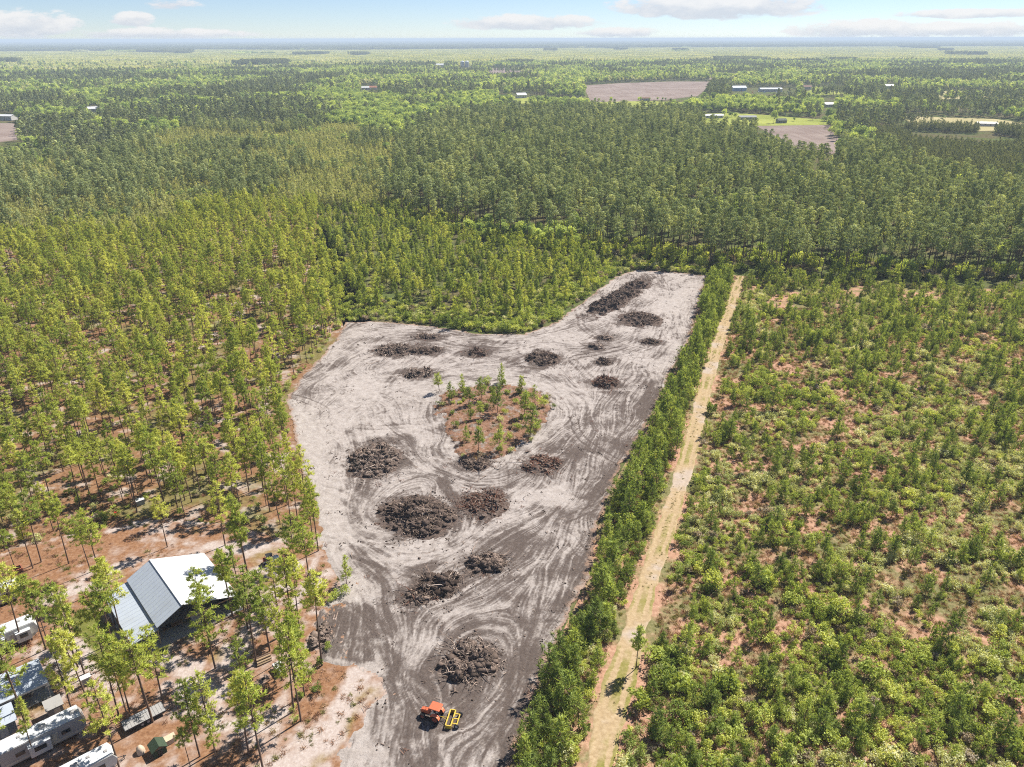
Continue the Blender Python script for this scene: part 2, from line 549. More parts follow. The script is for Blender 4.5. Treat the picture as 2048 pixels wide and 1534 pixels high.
WINDROW = [(1180, 636), (1205, 618), (1235, 600), (1265, 580), (1300, 553)]


# ================================================================== the ground
def sheet(name, poly, z, mat, label=None, kind='structure'):
    """flat polygon laid on the ground, finely outlined"""
    me = bpy.data.meshes.new(name)
    me.from_pydata([(x, y, z) for x, y in poly], [], [tuple(range(len(poly)))])
    me.materials.append(MATS[mat])
    me.update()
    if me.polygons[0].normal.z < 0:
        me.flip_normals()
    o = link_mesh(name, me)
    tag(o, label, kind=kind)
    return o


def ragged(poly, amp, step, seed):
    """resample an outline and make it uneven"""
    out = []
    n = len(poly)
    for i in range(n):
        a, b = poly[i], poly[(i + 1) % n]
        m = max(1, int(np.hypot(*(b - a)) / step))
        for k in range(m):
            out.append(a + (b - a) * k / m)
    out = np.array(out)
    nx = vnoise(out[:, 0], out[:, 1], step * 2.5, seed) - 0.5
    ny = vnoise(out[:, 0], out[:, 1], step * 2.5, seed + 1) - 0.5
    return out + np.stack([nx, ny], 1) * 2 * amp


# forest floor, one sheet to the horizon
m, nt, out = new_mat('forest_floor')
pos = nt.n('ShaderNodeNewGeometry').outputs['Position']
n1 = nt.noise(pos, 0.35, 6, 0.65)
n2 = nt.noise(pos, 0.03, 4)
c = nt.ramp(n1, [(0.25, (0.05, 0.05, 0.025)), (0.5, (0.1, 0.09, 0.045)), (0.75, (0.17, 0.13, 0.075))])
c2 = nt.ramp(n1, [(0.25, (0.05, 0.07, 0.022)), (0.7, (0.12, 0.14, 0.05))])
c = nt.mix(nt.step(n2, 0.4, 0.6), c, c2)
far = nt.math('DIVIDE', nt.n('ShaderNodeVectorMath', operation='LENGTH', ins={0: pos}).outputs['Value'], 1.0)
c = nt.mix(nt.step(far, 6000, 9000), c, (0.05, 0.065, 0.03))
principled(nt, out, c, 1.0, 0.0)
sheet('ground', np.array([(-40000, -400), (40000, -400), (40000, 60000), (-40000, 60000)], float), 0.0, 'forest_floor', 'flat wooded land reaching to the horizon')

# floor of the pine stand (left): pine straw, sand showing through
m, nt, out = new_mat('pine_straw')
pos = nt.n('ShaderNodeNewGeometry').outputs['Position']
n1 = nt.noise(pos, 0.9, 6, 0.7)
n2 = nt.noise(pos, 0.06, 4, 0.55)
n3 = nt.noise(pos, 0.16, 5, 0.6)
straw = nt.ramp(n1, [(0.25, (0.108, 0.054, 0.027)), (0.5, (0.202, 0.112, 0.061)), (0.75, (0.302, 0.194, 0.122))])
grass = nt.ramp(n1, [(0.25, (0.086, 0.086, 0.022)), (0.7, (0.180, 0.166, 0.065))])
sand = nt.ramp(n1, [(0.25, (0.259, 0.202, 0.166)), (0.7, (0.403, 0.338, 0.295))])
c = nt.mix(nt.step(n3, 0.5, 0.64), straw, sand)
c = nt.mix(nt.math('MULTIPLY', nt.step(n2, 0.47, 0.6), 0.8), c, grass)
principled(nt, out, c, 1.0, 0.0, bump=n1, bump_d=0.15)
sheet('pine_stand_floor', ragged(np.array([P(max(a, -2000), b) for a, b in Z_PLANT[:7] + [(720, 560), (760, 700), (700, 790), (660, 870), (680, 930), (700, 1010), (700, 1110)] + Z_PLANT[17:]]), 2.0, 6, 3), 0.02, 'pine_straw', 'orange pine straw and sand under the planted pines')

# scrub land right of the clearing
m, nt, out = new_mat('scrub_soil')
pos = nt.n('ShaderNodeNewGeometry').outputs['Position']
n1 = nt.noise(pos, 1.3, 6, 0.7)
n2 = nt.noise(pos, 0.09, 5, 0.6)
red = nt.ramp(n1, [(0.25, (0.2, 0.11, 0.07)), (0.5, (0.36, 0.21, 0.14)), (0.75, (0.48, 0.33, 0.235))])
grn = nt.ramp(n1, [(0.25, (0.08, 0.08, 0.03)), (0.5, (0.16, 0.15, 0.065)), (0.7, (0.26, 0.225, 0.12))])
c = nt.mix(nt.step(n2, 0.44, 0.58), red, grn)
principled(nt, out, c, 1.0, 0.0, bump=n1, bump_d=0.15)
scrub = [(960, 1690), (1015, 1534), (1080, 1360), (1150, 1210), (1186, 1140), (1182, 1100), (1222, 980), (1300, 840), (1375, 690), (1415, 548)] + Z_FIELD[12:]
sheet('scrub_ground', ragged(np.array([P(a, b) for a, b in scrub]), 0.8, 4, 5), 0.022, 'scrub_soil', 'reddish dry grass and soil of the young pine scrub')
sheet('thicket_ground', ragged(np.array([P(a, b) for a, b in [(700, 690), (860, 690), (1060, 690), (1140, 650), (1240, 575), (1440, 575)] + Z_MID[11:]]), 1.0, 5, 6), 0.02, 'forest_floor', 'ground under the pine thicket behind the clearing')


# ------------------------------------------------------------------ gridded sheets with painted soil masks
def grid_sheet(name, x0, x1, y0, y1, res, poly, attrs, hgt, mat, label, wob=0.5, seed=0):
    nx, ny = int((x1 - x0) / res) + 1, int((y1 - y0) / res) + 1
    gx, gy = np.meshgrid(x0 + np.arange(nx) * res, y0 + np.arange(ny) * res)
    sd = sdist(gx, gy, poly) if poly is not None else np.full(gx.shape, 5.0)
    sd = sd + (vnoise(gx, gy, 2.2, 91 + seed, 3) - 0.5) * 2 * wob
    keep = sd > 0
    vals = attrs(gx, gy, sd)
    z = hgt(gx, gy, sd, vals)
    idx = np.arange(nx * ny).reshape(ny, nx)
    kq = keep[:-1, :-1] & keep[1:, :-1] & keep[:-1, 1:] & keep[1:, 1:]
    q = np.stack([idx[:-1, :-1][kq], idx[:-1, 1:][kq], idx[1:, 1:][kq], idx[1:, :-1][kq]], 1)
    used = np.zeros(nx * ny, bool)
    used[q.ravel()] = True
    remap = np.cumsum(used) - 1
    v = np.stack([gx.ravel(), gy.ravel(), z.ravel()], 1)[used]
    me = mesh_np(name, v, [remap[q]], [mat], smooth=True)
    for k, a in vals.items():
        at = me.attributes.new(k, 'FLOAT', 'POINT')
        at.data.foreach_set('value', a.ravel()[used].astype(np.float32))
    o = link_mesh(name, me)
    tag(o, label, kind='structure')
    return o


FLOW = [[(1000, 1660), (1040, 1470), (1100, 1330), (1150, 1200), (1185, 1060), (1225, 950), (1270, 860), (1320, 760), (1365, 680), (1400, 570)],
        [(930, 1660), (980, 1480), (1050, 1320), (1110, 1200), (1150, 1060), (1190, 950), (1230, 850), (1290, 740), (1340, 620), (1370, 560)],
        [(760, 1660), (770, 1450), (788, 1330), (778, 1230), (755, 1160), (710, 1100), (660, 1010), (620, 900), (600, 820)],
        [(690, 1660), (720, 1480), (760, 1380)], [(830, 1660), (830, 1500), (800, 1400)],
        [(795, 1400), (800, 1300), (850, 1230), (950, 1195), (1060, 1130), (1130, 1050), (1180, 960)],
        [(860, 1450), (930, 1440), (1000, 1400), (1035, 1330), (1010, 1260), (930, 1235), (860, 1260), (830, 1330), (850, 1400)],
        [(640, 1010), (680, 1060), (740, 1090), (850, 1100), (960, 1080), (1080, 1040), (1140, 980)],
        [(690, 760), (760, 800), (820, 870), (860, 930), (930, 965), (1010, 975), (1080, 920), (1150, 860), (1220, 780), (1260, 720)],
        [(860, 940), (905, 990), (918, 1040), (905, 1090)], [(770, 980), (800, 960), (860, 950)],
        [(640, 750), (700, 700), (760, 665), (850, 662), (950, 680), (1050, 680), (1130, 660), (1200, 620), (1270, 560)],
        [(650, 830), (720, 790), (800, 770), (900, 760), (1000, 745), (1080, 750), (1150, 790), (1190, 850), (1190, 930)],
        [(1010, 720), (1080, 690), (1150, 700), (1240, 700), (1330, 660)], [(660, 900), (680, 980), (660, 1050)],
        [(1300, 560), (1330, 600), (1300, 660)], [(840, 790), (860, 850), (900, 930)]]
DARK = [([(1000, 1660), (1040, 1470), (1100, 1330), (1150, 1200), (1185, 1060), (1225, 950), (1270, 860), (1320, 770)], 4.6, .8),
        ([(960, 1640), (990, 1450), (1050, 1330), (1110, 1230)], 4.5, .62), ([(860, 1660), (900, 1520), (960, 1440)], 4.0, .5),
        ([(775, 1520), (775, 1430), (787, 1330), (776, 1230), (755, 1160), (715, 1105)], 2.3, .85),
        ([(800, 1290), (860, 1220), (960, 1190), (1060, 1130), (1130, 1060)], 4.2, .6),
        ([(860, 1450), (930, 1440), (1000, 1400), (1030, 1330), (1005, 1260), (930, 1235), (870, 1250)], 3.0, .6),
        ([(880, 960), (910, 1000), (917, 1045), (900, 1085)], 2.0, .95), ([(880, 965), (830, 985), (780, 1005)], 2.4, .5),
        ([(1010, 970), (1080, 915), (1150, 865), (1210, 825)], 2.8, .7), ([(1060, 960), (1150, 1000), (1130, 1050), (1060, 1080)], 4.4, .55),
        ([(930, 1085), (1000, 1080)], 2.6, .7), ([(1180, 930), (1230, 860), (1290, 790)], 4.0, .6), ([(780, 850), (840, 920), (900, 958), (1000, 982)], 2.2, .65),
        ([(690, 1010), (730, 1085), (770, 1110)], 3.0, .55), ([(1010, 720), (1080, 745), (1150, 775), (1200, 830)], 3.2, .5),
        ([(740, 680), (800, 690), (960, 692)], 2.6, .42), ([(830, 765), (900, 752), (1000, 762)], 2.4, .5), ([(1240, 725), (1320, 710)], 3.5, .42), ([(1120, 715), (1140, 760)], 3.0, .45),
        ([(760, 795), (790, 835)], 2.6, .5), ([(1060, 1190), (1150, 1120)], 4.0, .5), ([(1300, 600), (1360, 570)], 5.0, .28), ([(640, 1230), (640, 1300)], 2.0, .8),
        ([(900, 860), (940, 950)], 3.0, .4), ([(1340, 740), (1376, 660)], 2.0, .4)]
PALE = [([(600, 830), (640, 960), (680, 1080)], 4.0, .6), ([(1040, 1000), (1110, 985)], 3.0, .7), ([(880, 1090), (960, 1060), (1040, 1010)], 2.2, .6), ([(1170, 1170), (1110, 1280), (1075, 1360)], 1.0, .8),
        ([(700, 800), (740, 770)], 5.0, .3), ([(1180, 640), (1230, 600)], 4, .4), ([(1260, 660), (1330, 610), (1380, 580)], 4, .4), ([(640, 1560), (690, 1480)], 5, .4), ([(770, 1600), (755, 1480), (745, 1400)], 1.6, .5), ([(850, 1290), (910, 1235), (1000, 1215)], .9, .5), ([(700, 1110), (830, 1120), (940, 1100)], 1.6, .4)]
GX0, GX1, GY0, GY1, GRES = -78.0, 84.0, 62.0, 316.0, 0.22


def clearing_attrs(gx, gy, sd):
    ny, nx = gx.shape
    # direction field on a coarse grid from the guide lines
    cs = 2.0
    cx, cy = np.meshgrid(np.arange(GX0, GX1 + 3 * cs, cs), np.arange(GY0, GY1 + 3 * cs, cs))
    c2 = np.zeros_like(cx)
    s2 = np.zeros_like(cx)
    for line in FLOW:
        w_ = PL(line)
        for a, b in zip(w_[:-1], w_[1:]):
            L = np.hypot(*(b - a))
            th = math.atan2(b[1] - a[1], b[0] - a[0])
            for k in np.arange(0, L, 2.0):
                p = a + (b - a) * k / L
                d2 = (cx - p[0]) ** 2 + (cy - p[1]) ** 2
                wgt = np.exp(-d2 / 18.0) + 0.02 / (1 + d2 / 30)
                c2 += wgt * math.cos(2 * th)
                s2 += wgt * math.sin(2 * th)
    fx, fy = (gx - GX0) / cs, (gy - GY0) / cs
    ix, iy = np.floor(fx).astype(int), np.floor(fy).astype(int)
    tx, ty = fx - ix, fy - iy

    def up(a):
        return (a[iy, ix] * (1 - tx) + a[iy, ix + 1] * tx) * (1 - ty) + (a[iy + 1, ix] * (1 - tx) + a[iy + 1, ix + 1] * tx) * ty
    th = 0.5 * np.arctan2(up(s2), up(c2))
    th += (vnoise(gx, gy, 7.0, 5, 3) - 0.5) * 1.2 + (vnoise(gx, gy, 2.2, 6, 2) - .5) * .5
    dx, dy = np.cos(th).astype(np.float32), np.sin(th).astype(np.float32)
    r = np.random.default_rng(3)
    white = r.random((ny, nx)).astype(np.float32)
    coarse = np.repeat(np.repeat(r.random((ny // 2 + 1, nx // 2 + 1)), 2, 0), 2, 1)[:ny, :nx].astype(np.float32)
    acc = np.zeros((ny, nx), np.float32)
    acc2 = np.zeros((ny, nx), np.float32)
    jx, jy = np.meshgrid(np.arange(nx, dtype=np.float32), np.arange(ny, dtype=np.float32))
    for sgn in (1, -1):
        px, py = jx.copy(), jy.copy()
        ux, uy = dx * sgn, dy * sgn
        for k in range(34):
            xi = np.clip(px.astype(np.int32), 0, nx - 1)
            yi = np.clip(py.astype(np.int32), 0, ny - 1)
            if k < 15:
                acc += white[yi, xi]
            acc2 += coarse[yi, xi]
            vx, vy = dx[yi, xi], dy[yi, xi]
            s = np.sign(vx * ux + vy * uy)
            s[s == 0] = 1
            ux, uy = vx * s, vy * s
            px += ux
            py += uy
    # single wheel and track marks: pairs of ruts that follow and cross the general run
    rut = np.zeros((ny, nx), np.float32)
    for q in range(170):
        p0 = np.array([r.uniform(GX0, GX1), r.uniform(GY0, GY1)])
        off = r.choice([0, 0, .25, -.25, .6, -.7, 1.3]) + r.normal(0, .08)
        gauge, wdt = r.choice([.8, .95, 1.1]), r.choice([.18, .26, .34])
        amt = r.choice([1, 1, .8, -.7])
        hd_, pts_ = None, []
        for k in range(int(r.uniform(80, 330))):
            xi, yi = int((p0[0] - GX0) / GRES), int((p0[1] - GY0) / GRES)
            if not (0 <= xi < nx and 0 <= yi < ny):
                break
            t_ = th[yi, xi] + off
            if hd_ is not None and math.cos(t_ - hd_) < 0:
                t_ += math.pi
            hd_ = t_ if hd_ is None else hd_ + math.atan2(math.sin(t_ - hd_), math.cos(t_ - hd_)) * .12
            p0 = p0 + np.array([math.cos(hd_), math.sin(hd_)]) * .16
            pts_.append((*p0, hd_))
            off *= .995
        if len(pts_) < 20:
            continue
        A = np.array(pts_)
        fade = amt * np.clip(np.minimum(np.arange(len(A)), np.arange(len(A))[::-1]) / 25, 0, 1) * (.4 + .9 * vnoise(A[:, 0], A[:, 1], 2.5, q))
        for s_ in (-1, 1):
            for w_ in np.arange(-wdt, wdt + .01, GRES * .6):
                ox, oy = A[:, 0] - np.sin(A[:, 2]) * (s_ * gauge + w_), A[:, 1] + np.cos(A[:, 2]) * (s_ * gauge + w_)
                xi, yi = ((ox - GX0) / GRES).astype(int), ((oy - GY0) / GRES).astype(int)
                k_ = (xi >= 0) & (xi < nx) & (yi >= 0) & (yi < ny)
                old = rut[yi[k_], xi[k_]]
                rut[yi[k_], xi[k_]] = np.where(np.abs(fade[k_]) > np.abs(old), fade[k_], old)
    s1 = (acc - acc.mean()) / acc.std()
    sB = (acc2 - acc2.mean()) / acc2.std()
    m_ = np.full((ny, nx), 0.38) + .14 * sstep(-gy, -150, -105) * sstep(gx, -30, -12) + .24 * sstep(gx - np.interp(gy, [70, 110, 180, 300], [-22, -14, 10, 60]), -6, 10) * (gy < 190)
    wx = gx + (vnoise(gx, gy, 6, 21) - .5) * 5
    wy = gy + (vnoise(gx, gy, 6, 22) - .5) * 5
    for line, hw, st in DARK:
        d = linedist(wx, wy, PL(line))
        m_ = np.maximum(m_, st * np.exp(-(d / hw) ** 2 * 0.8) + 0.06)
    for (px_, py_, a, b, h, rz, n, tone, lab) in PILES:
        c_ = P(px_, py_)
        d = np.hypot((gx - c_[0]) / (a * 1.25), (gy - c_[1]) / (b * 1.25))
        m_ = np.maximum(m_, 0.85 * (1 - sstep(d + (vnoise(gx, gy, 3.5, 44, 3) - .5) * 1.1, 0.7, 1.75)))
    d = linedist(wx, wy, PL(WINDROW))
    m_ = np.maximum(m_, 0.7 * (1 - sstep(d, 2.5, 6)))
    m_ = np.maximum(m_, 0.9 * sstep(sdist(gx, gy, PAD) + (vnoise(gx, gy, 3, 8) - .5) * 2, -0.8, 0.6))
    for line, hw, st in PALE:
        d = linedist(wx, wy, PL(line))
        m_ -= st * np.exp(-(d / hw) ** 2 * 0.8) * 0.6
    blot = vnoise(gx, gy, 14, 33, 4) - 0.5
    fine = vnoise(gx, gy, 1.6, 34, 3) - 0.5
    grit = vnoise(gx, gy, 0.7, 36, 2) - .5
    patch = vnoise(gx + 3 * np.sin(gy * .2), gy, 4.5, 35, 4, .6) - .5
    amp = 0.45 + np.clip(m_, 0, 1)
    dark = m_ + grit * .28 + patch * .85 + 0.12 * s1 * amp + 0.095 * sB * amp + 0.5 * blot + fine * 0.3 + .3 * rut * (.6 + .5 * vnoise(gx, gy, 8, 37))
    dark = sstep(dark, -0.05, 1.08)
    edge = np.clip(1 - sd / 2.2, 0, 1) * np.where((gy < 125) & (gx < -8), 0, 1)
    return {'dark': dark, 'streak': np.clip(0.5 + 0.12 * s1 + .08 * sB - .45 * np.abs(rut), -.3, 1), 'edge': edge}


def clearing_h(gx, gy, sd, v):
    z = 0.1 + 0.09 * (v['streak'] - 0.5) * (0.5 + v['dark'])
    z += 0.12 * (vnoise(gx, gy, 10, 41, 3) - 0.5) + 0.13 * (vnoise(gx, gy, 1.1, 42, 3) - .5)
    east = sstep(gx - np.interp(gy, [70, 312], [-8, 50]), -4, 4)
    z += 0.2 * sstep(v['edge'], 0.45, 1.0) * vnoise(gx, gy, 1.5, 43, 2) * east
    camp = (1 - east) * (gy < 135)
    return np.maximum(z, 0.045) * (1 - camp * (1 - sstep(sd + 2.5 * sstep(sdist(gx, gy, PAD), -1.5, 1.0), 0.0, 2.4)))


m, nt, out = new_mat('cleared_sand')
pos = nt.n('ShaderNodeNewGeometry').outputs['Position']
dk = nt.n('ShaderNodeAttribute', attribute_name='dark').outputs['Fac']
eg = nt.n('ShaderNodeAttribute', attribute_name='edge').outputs['Fac']
n1 = nt.noise(pos, 2.0, 8, 0.78)
n2 = nt.noise(pos, 0.7, 6, 0.7)
n3 = nt.noise(pos, 0.05, 3)
sand = nt.ramp(n2, [(0.25, (0.26, 0.224, 0.2)), (0.5, (0.345, 0.306, 0.28)), (0.75, (0.43, 0.392, 0.366))])
soil = nt.ramp(n1, [(0.25, (0.055, 0.043, 0.037)), (0.5, (0.095, 0.075, 0.065)), (0.75, (0.165, 0.134, 0.117))])
f = nt.math('ADD', dk, nt.math('MULTIPLY', nt.math('SUBTRACT', n1, 0.5), 1.1))
c = nt.mix(nt.step(f, 0.02, 0.98), sand, soil)
spk = nt.step(n1, 0.6, 0.7)
c = nt.mix(nt.math('MULTIPLY', spk, 0.55), c, (0.06, 0.047, 0.04))
brown = nt.ramp(n1, [(0.25, (0.13, 0.075, 0.05)), (0.5, (0.27, 0.175, 0.125)), (0.75, (0.4, 0.3, 0.23))])
c = nt.mix(nt.math('MULTIPLY', nt.step(nt.math('ADD', eg, nt.math('MULTIPLY', nt.math('SUBTRACT', n2, .5), 1.2)), 0.45, 0.9), 0.85), c, brown)
principled(nt, out, c, 1.0, 0.0, bump=n1, bump_d=0.22, bump_s=0.9)
grid_sheet('sand_clearing', GX0, GX1, GY0, GY1, GRES, CLEARING, clearing_attrs, clearing_h, 'cleared_sand', 'freshly cleared pale sand with dark soil streaks and tyre tracks', 1.1)

# camp yard
YARD = np.array([P(a, b) for a, b in CAMP_PX[:6] + [(690, 1110), (720, 1170), (700, 1195), (680, 1240), (700, 1318), (800, 1370), (770, 1440), (710, 1530), (600, 1680)] + CAMP_PX[15:]])
SANDY = [([(725, 1345), (700, 1390), (660, 1450), (620, 1500), (560, 1560)], 1.7, 1), ([(640, 1480), (560, 1534), (480, 1600)], 3.0, .8), ([(430, 1400), (340, 1330), (250, 1290), (300, 1300)], 3.5, .75), ([(560, 1180), (500, 1260), (450, 1330), (400, 1400)], 3.0, .6),
         ([(120, 1270), (170, 1310), (220, 1380)], 1.3, .9), ([(60, 1310), (120, 1330), (160, 1370)], 2.0, .8), ([(100, 1200), (200, 1160), (260, 1120)], 2.0, .7), ([(600, 1130), (560, 1150), (520, 1140)], 2.0, .6), ([(600, 1060), (560, 1090), (480, 1100), (420, 1090)], 2.0, .7),
         ([(600, 1200), (620, 1170), (650, 1150)], 1.8, .7), ([(500, 1230), (570, 1270), (600, 1240)], 2.0, .5), ([(380, 1400), (450, 1450), (520, 1460), (560, 1420)], 3.0, .7), ([(230, 1060), (330, 1040), (420, 1045)], 1.6, .6), ([(60, 1370), (100, 1390), (200, 1370)], 1.5, .5)]
LAWN_Y = [([(165, 1240), (190, 1290), (225, 1330)], 1.5, .95), ([(285, 1310), (340, 1275), (400, 1240), (450, 1205), (480, 1185)], 1.5, 1), ([(470, 1180), (490, 1210)], 1.6, .8), ([(180, 1230), (210, 1290)], 1.8, .8)]
TAN_Y = [([(740, 1380), (700, 1430), (650, 1500), (600, 1560)], 1.5, .7), ([(130, 1430), (60, 1420)], 2, .6)]


def yard_attrs(gx, gy, sd):
    wx = gx + (vnoise(gx, gy, 4, 61) - .5) * 3
    wy = gy + (vnoise(gx, gy, 4, 62) - .5) * 3
    sand = 0.75 * (vnoise(gx, gy, 7, 63, 4) - 0.42) + 0.18
    lawn = np.zeros_like(gx)
    tan = np.zeros_like(gx)
    for L, hw, st in SANDY:
        sand = np.maximum(sand, st * np.exp(-(linedist(wx, wy, PL(L)) / hw) ** 2 * .8))
    for L, hw, st in LAWN_Y:
        lawn = np.maximum(lawn, st * np.exp(-(linedist(wx, wy, PL(L)) / hw) ** 2 * .8))
    for L, hw, st in TAN_Y:
        tan = np.maximum(tan, st * np.exp(-(linedist(wx, wy, PL(L)) / hw) ** 2 * .8))
    tan = np.maximum(tan, 0.7 * sstep(vnoise(gx, gy, 9, 66, 3), 0.58, 0.72))
    sand = sand + .02 + (vnoise(gx, gy, 1.3, 64, 3) - .5) * .9
    lawn = lawn + (vnoise(gx, gy, 1.0, 65, 3) - .5) * .3
    return {'sand': sstep(sand, 0.15, 0.75), 'lawn': sstep(lawn, 0.3, 0.7), 'tan': sstep(tan, .2, .8)}


m, nt, out = new_mat('yard_soil')
pos = nt.n('ShaderNodeNewGeometry').outputs['Position']
sa = nt.n('ShaderNodeAttribute', attribute_name='sand').outputs['Fac']
la = nt.n('ShaderNodeAttribute', attribute_name='lawn').outputs['Fac']
ta = nt.n('ShaderNodeAttribute', attribute_name='tan').outputs['Fac']
n1 = nt.noise(pos, 1.8, 6, 0.7)
straw = nt.ramp(n1, [(0.25, (0.122, 0.060, 0.031)), (0.5, (0.223, 0.118, 0.064)), (0.75, (0.311, 0.195, 0.122))])
sand = nt.ramp(n1, [(0.25, (0.290, 0.229, 0.195)), (0.5, (0.379, 0.317, 0.284)), (0.75, (0.472, 0.426, 0.398))])
lawn = nt.ramp(n1, [(0.25, (0.081, 0.091, 0.020)), (0.5, (0.128, 0.135, 0.033)), (0.75, (0.195, 0.176, 0.060))])
tan = nt.ramp(n1, [(0.25, (0.135, 0.094, 0.041)), (0.5, (0.216, 0.155, 0.068)), (0.75, (0.284, 0.223, 0.128))])
c = nt.mix(ta, straw, tan)
c = nt.mix(sa, c, sand)
c = nt.mix(la, c, lawn)
principled(nt, out, c, 1.0, 0.0, bump=n1, bump_d=0.12)
grid_sheet('camp_yard', -150.0, 0.0, 60.0, 150.0, 0.4, YARD, yard_attrs, lambda gx, gy, sd, v: 0.035 + 0.12 * vnoise(gx, gy, 5, 71, 3) - 0.05 + 0.02, 'yard_soil', 'sandy camp yard with pine straw and patches of lawn', 0.6, 4)

# pine island in the clearing
m, nt, out = new_mat('island_litter')
pos = nt.n('ShaderNodeNewGeometry').outputs['Position']
n1 = nt.noise(pos, 1.7, 6, 0.7)
n2 = nt.noise(pos, 0.4, 4, 0.6)
c = nt.ramp(n1, [(0.25, (0.091, 0.052, 0.035)), (0.5, (0.210, 0.115, 0.073)), (0.75, (0.322, 0.231, 0.182))])
c = nt.mix(nt.step(n2, 0.52, 0.66), c, nt.ramp(n1, [(0.3, (0.105, 0.084, 0.070)), (0.7, (0.294, 0.252, 0.224))]))
principled(nt, out, c, 1.0, 0.0, bump=n1, bump_d=0.2)
x0, y0 = ISLAND.min(0) - 2
x1, y1 = ISLAND.max(0) + 2
grid_sheet('island_ground', x0, x1, y0, y1, 0.35, ISLAND, lambda gx, gy, sd: {'k': sd * 0}, lambda gx, gy, sd, v: 0.1 + 0.28 * sstep(sd, 0, 2.5) + 0.3 * (vnoise(gx, gy, 2.0, 77, 3) - .3) * sstep(sd, 0, 2), 'island_litter', 'uncleared island of brown litter in the middle of the clearing', 3.2, 9)

# dirt track: two wheel ruts with grass between
m, nt, out = new_mat('track_soil')
pos = nt.n('ShaderNodeNewGeometry').outputs['Position']
ac = nt.n('ShaderNodeAttribute', attribute_name='across').outputs['Fac']
n1 = nt.noise(pos, 1.6, 6, 0.7)
n2 = nt.noise(pos, 0.09, 4, 0.55)
dirt = nt.ramp(n1, [(0.25, (0.26, 0.185, 0.105)), (0.5, (0.35, 0.26, 0.155)), (0.75, (0.44, 0.345, 0.225))])
pale = nt.ramp(n1, [(0.25, (0.31, 0.25, 0.2)), (0.75, (0.43, 0.36, 0.3))])
grs = nt.ramp(n1, [(0.25, (0.125, 0.125, 0.030)), (0.5, (0.205, 0.185, 0.056)), (0.75, (0.277, 0.238, 0.106))])
dirt = nt.mix(nt.step(n2, 0.54, 0.66), dirt, pale)
rut = nt.step(nt.math('ADD', ac, nt.math('MULTIPLY', nt.math('SUBTRACT', n1, .5), 1.3)), 0.3, 0.75)
c = nt.mix(rut, nt.mix(nt.step(n2, 0.36, 0.52), grs, dirt), dirt)
principled(nt, out, c, 1.0, 0.0, bump=n1, bump_d=0.1)
tv, tf, ta_ = [], [], []
tl = [TRACK[0]]
for a, b in zip(TRACK[:-1], TRACK[1:]):
    k = max(1, int(np.hypot(*(b - a)) / 0.5))
    tl += [a + (b - a) * (i + 1) / k for i in range(k)]
tl = np.array(tl)
tdir = np.gradient(tl, axis=0)
tdir /= np.linalg.norm(tdir, axis=1)[:, None]
tn = np.stack([-tdir[:, 1], tdir[:, 0]], 1)
NA = 22
offs = np.linspace(-1, 1, NA)
tw = 1.8 + 0.5 * (vnoise(tl[:, 0], tl[:, 1], 6, 12) - .5) + 0.6 * np.exp(-((tl[:, 1] - 84) / 8) ** 2)
e1 = (vnoise(tl[:, 0], tl[:, 1], 1.5, 13) - .5) * 0.9
vx = tl[:, None, :] + tn[:, None, :] * (offs[None, :, None] * (tw[:, None, None] + e1[:, None, None] * np.abs(offs)[None, :, None]))
rutv = np.exp(-((np.abs(offs) - 0.5) / 0.26) ** 2)
zz = 0.07 - 0.05 * rutv[None, :] + 0.04 * vnoise(vx[..., 0], vx[..., 1], 0.8, 14)
zz[:, 0] = zz[:, -1] = 0.028
tv = np.concatenate([vx, zz[..., None]], 2).reshape(-1, 3)
ii = np.arange(len(tl) * NA).reshape(len(tl), NA)
tq = np.stack([ii[:-1, :-1], ii[:-1, 1:], ii[1:, 1:], ii[1:, :-1]], -1).reshape(-1, 4)
me = mesh_np('dirt_track', tv, [tq], ['track_soil'], smooth=True)
at = me.attributes.new('across', 'FLOAT', 'POINT')
at.data.foreach_set('value', np.broadcast_to(rutv[None, :], (len(tl), NA)).ravel().astype(np.float32))
tag(link_mesh('dirt_track', me), 'straight tan two rut dirt track beside the clearing', kind='structure')


# far fields and lawns
def field_mat(name, a, b, rows):
    m, nt, out = new_mat(name)
    pos = nt.n('ShaderNodeNewGeometry').outputs['Position']
    n1 = nt.noise(pos, 0.02, 4)
    mp = nt.n('ShaderNodeMapping', ins={'Vector': pos, 'Rotation': (0, 0, R(20)), 'Scale': (1, 0.05, 1)}).outputs[0]
    n2 = nt.noise(mp, rows, 3)
    f = nt.math('ADD', nt.math('MULTIPLY', n1, 0.6), nt.math('MULTIPLY', n2, 0.4))
    principled(nt, out, nt.mix(nt.step(f, 0.35, 0.65), a, b), 1.0, 0.0)


field_mat('ploughed_soil', (0.19, 0.145, 0.125), (0.26, 0.21, 0.185), 0.2)
field_mat('meadow_grass', (0.19, 0.22, 0.05), (0.3, 0.32, 0.08), 0.1)
field_mat('tan_grass', (0.3, 0.27, 0.13), (0.38, 0.33, 0.18), 0.1)
FL = {'a': 'broad bare ploughed field in front of the far tree belt', 'b': 'narrow bare field beside the two silos', 'c': 'small bare field strip in the far woods', 'd': 'bare ploughed field bordered by a bright green tree row', 'e': 'bare field at the left edge beyond the pale pines'}
for k, pl in FIELDS.items():
    sheet('ploughed_field', np.array([P(a, b) for a, b in pl]), 0.05, 'ploughed_soil', FL[k])
LL = {'a': 'bright green lawn round the long low houses', 'b': 'small green meadow in the far woods', 'c': 'tan meadow at the far right', 'd': 'thin green strip in front of the broad field', 'e': 'pale yard behind the dark pine plantation'}
for k, pl in LAWNS.items():
    sheet('meadow', np.array([P(a, b) for a, b in pl]), 0.03 if k != 'a' else 0.1, 'meadow_grass' if k in 'abd' else 'tan_grass', LL[k])

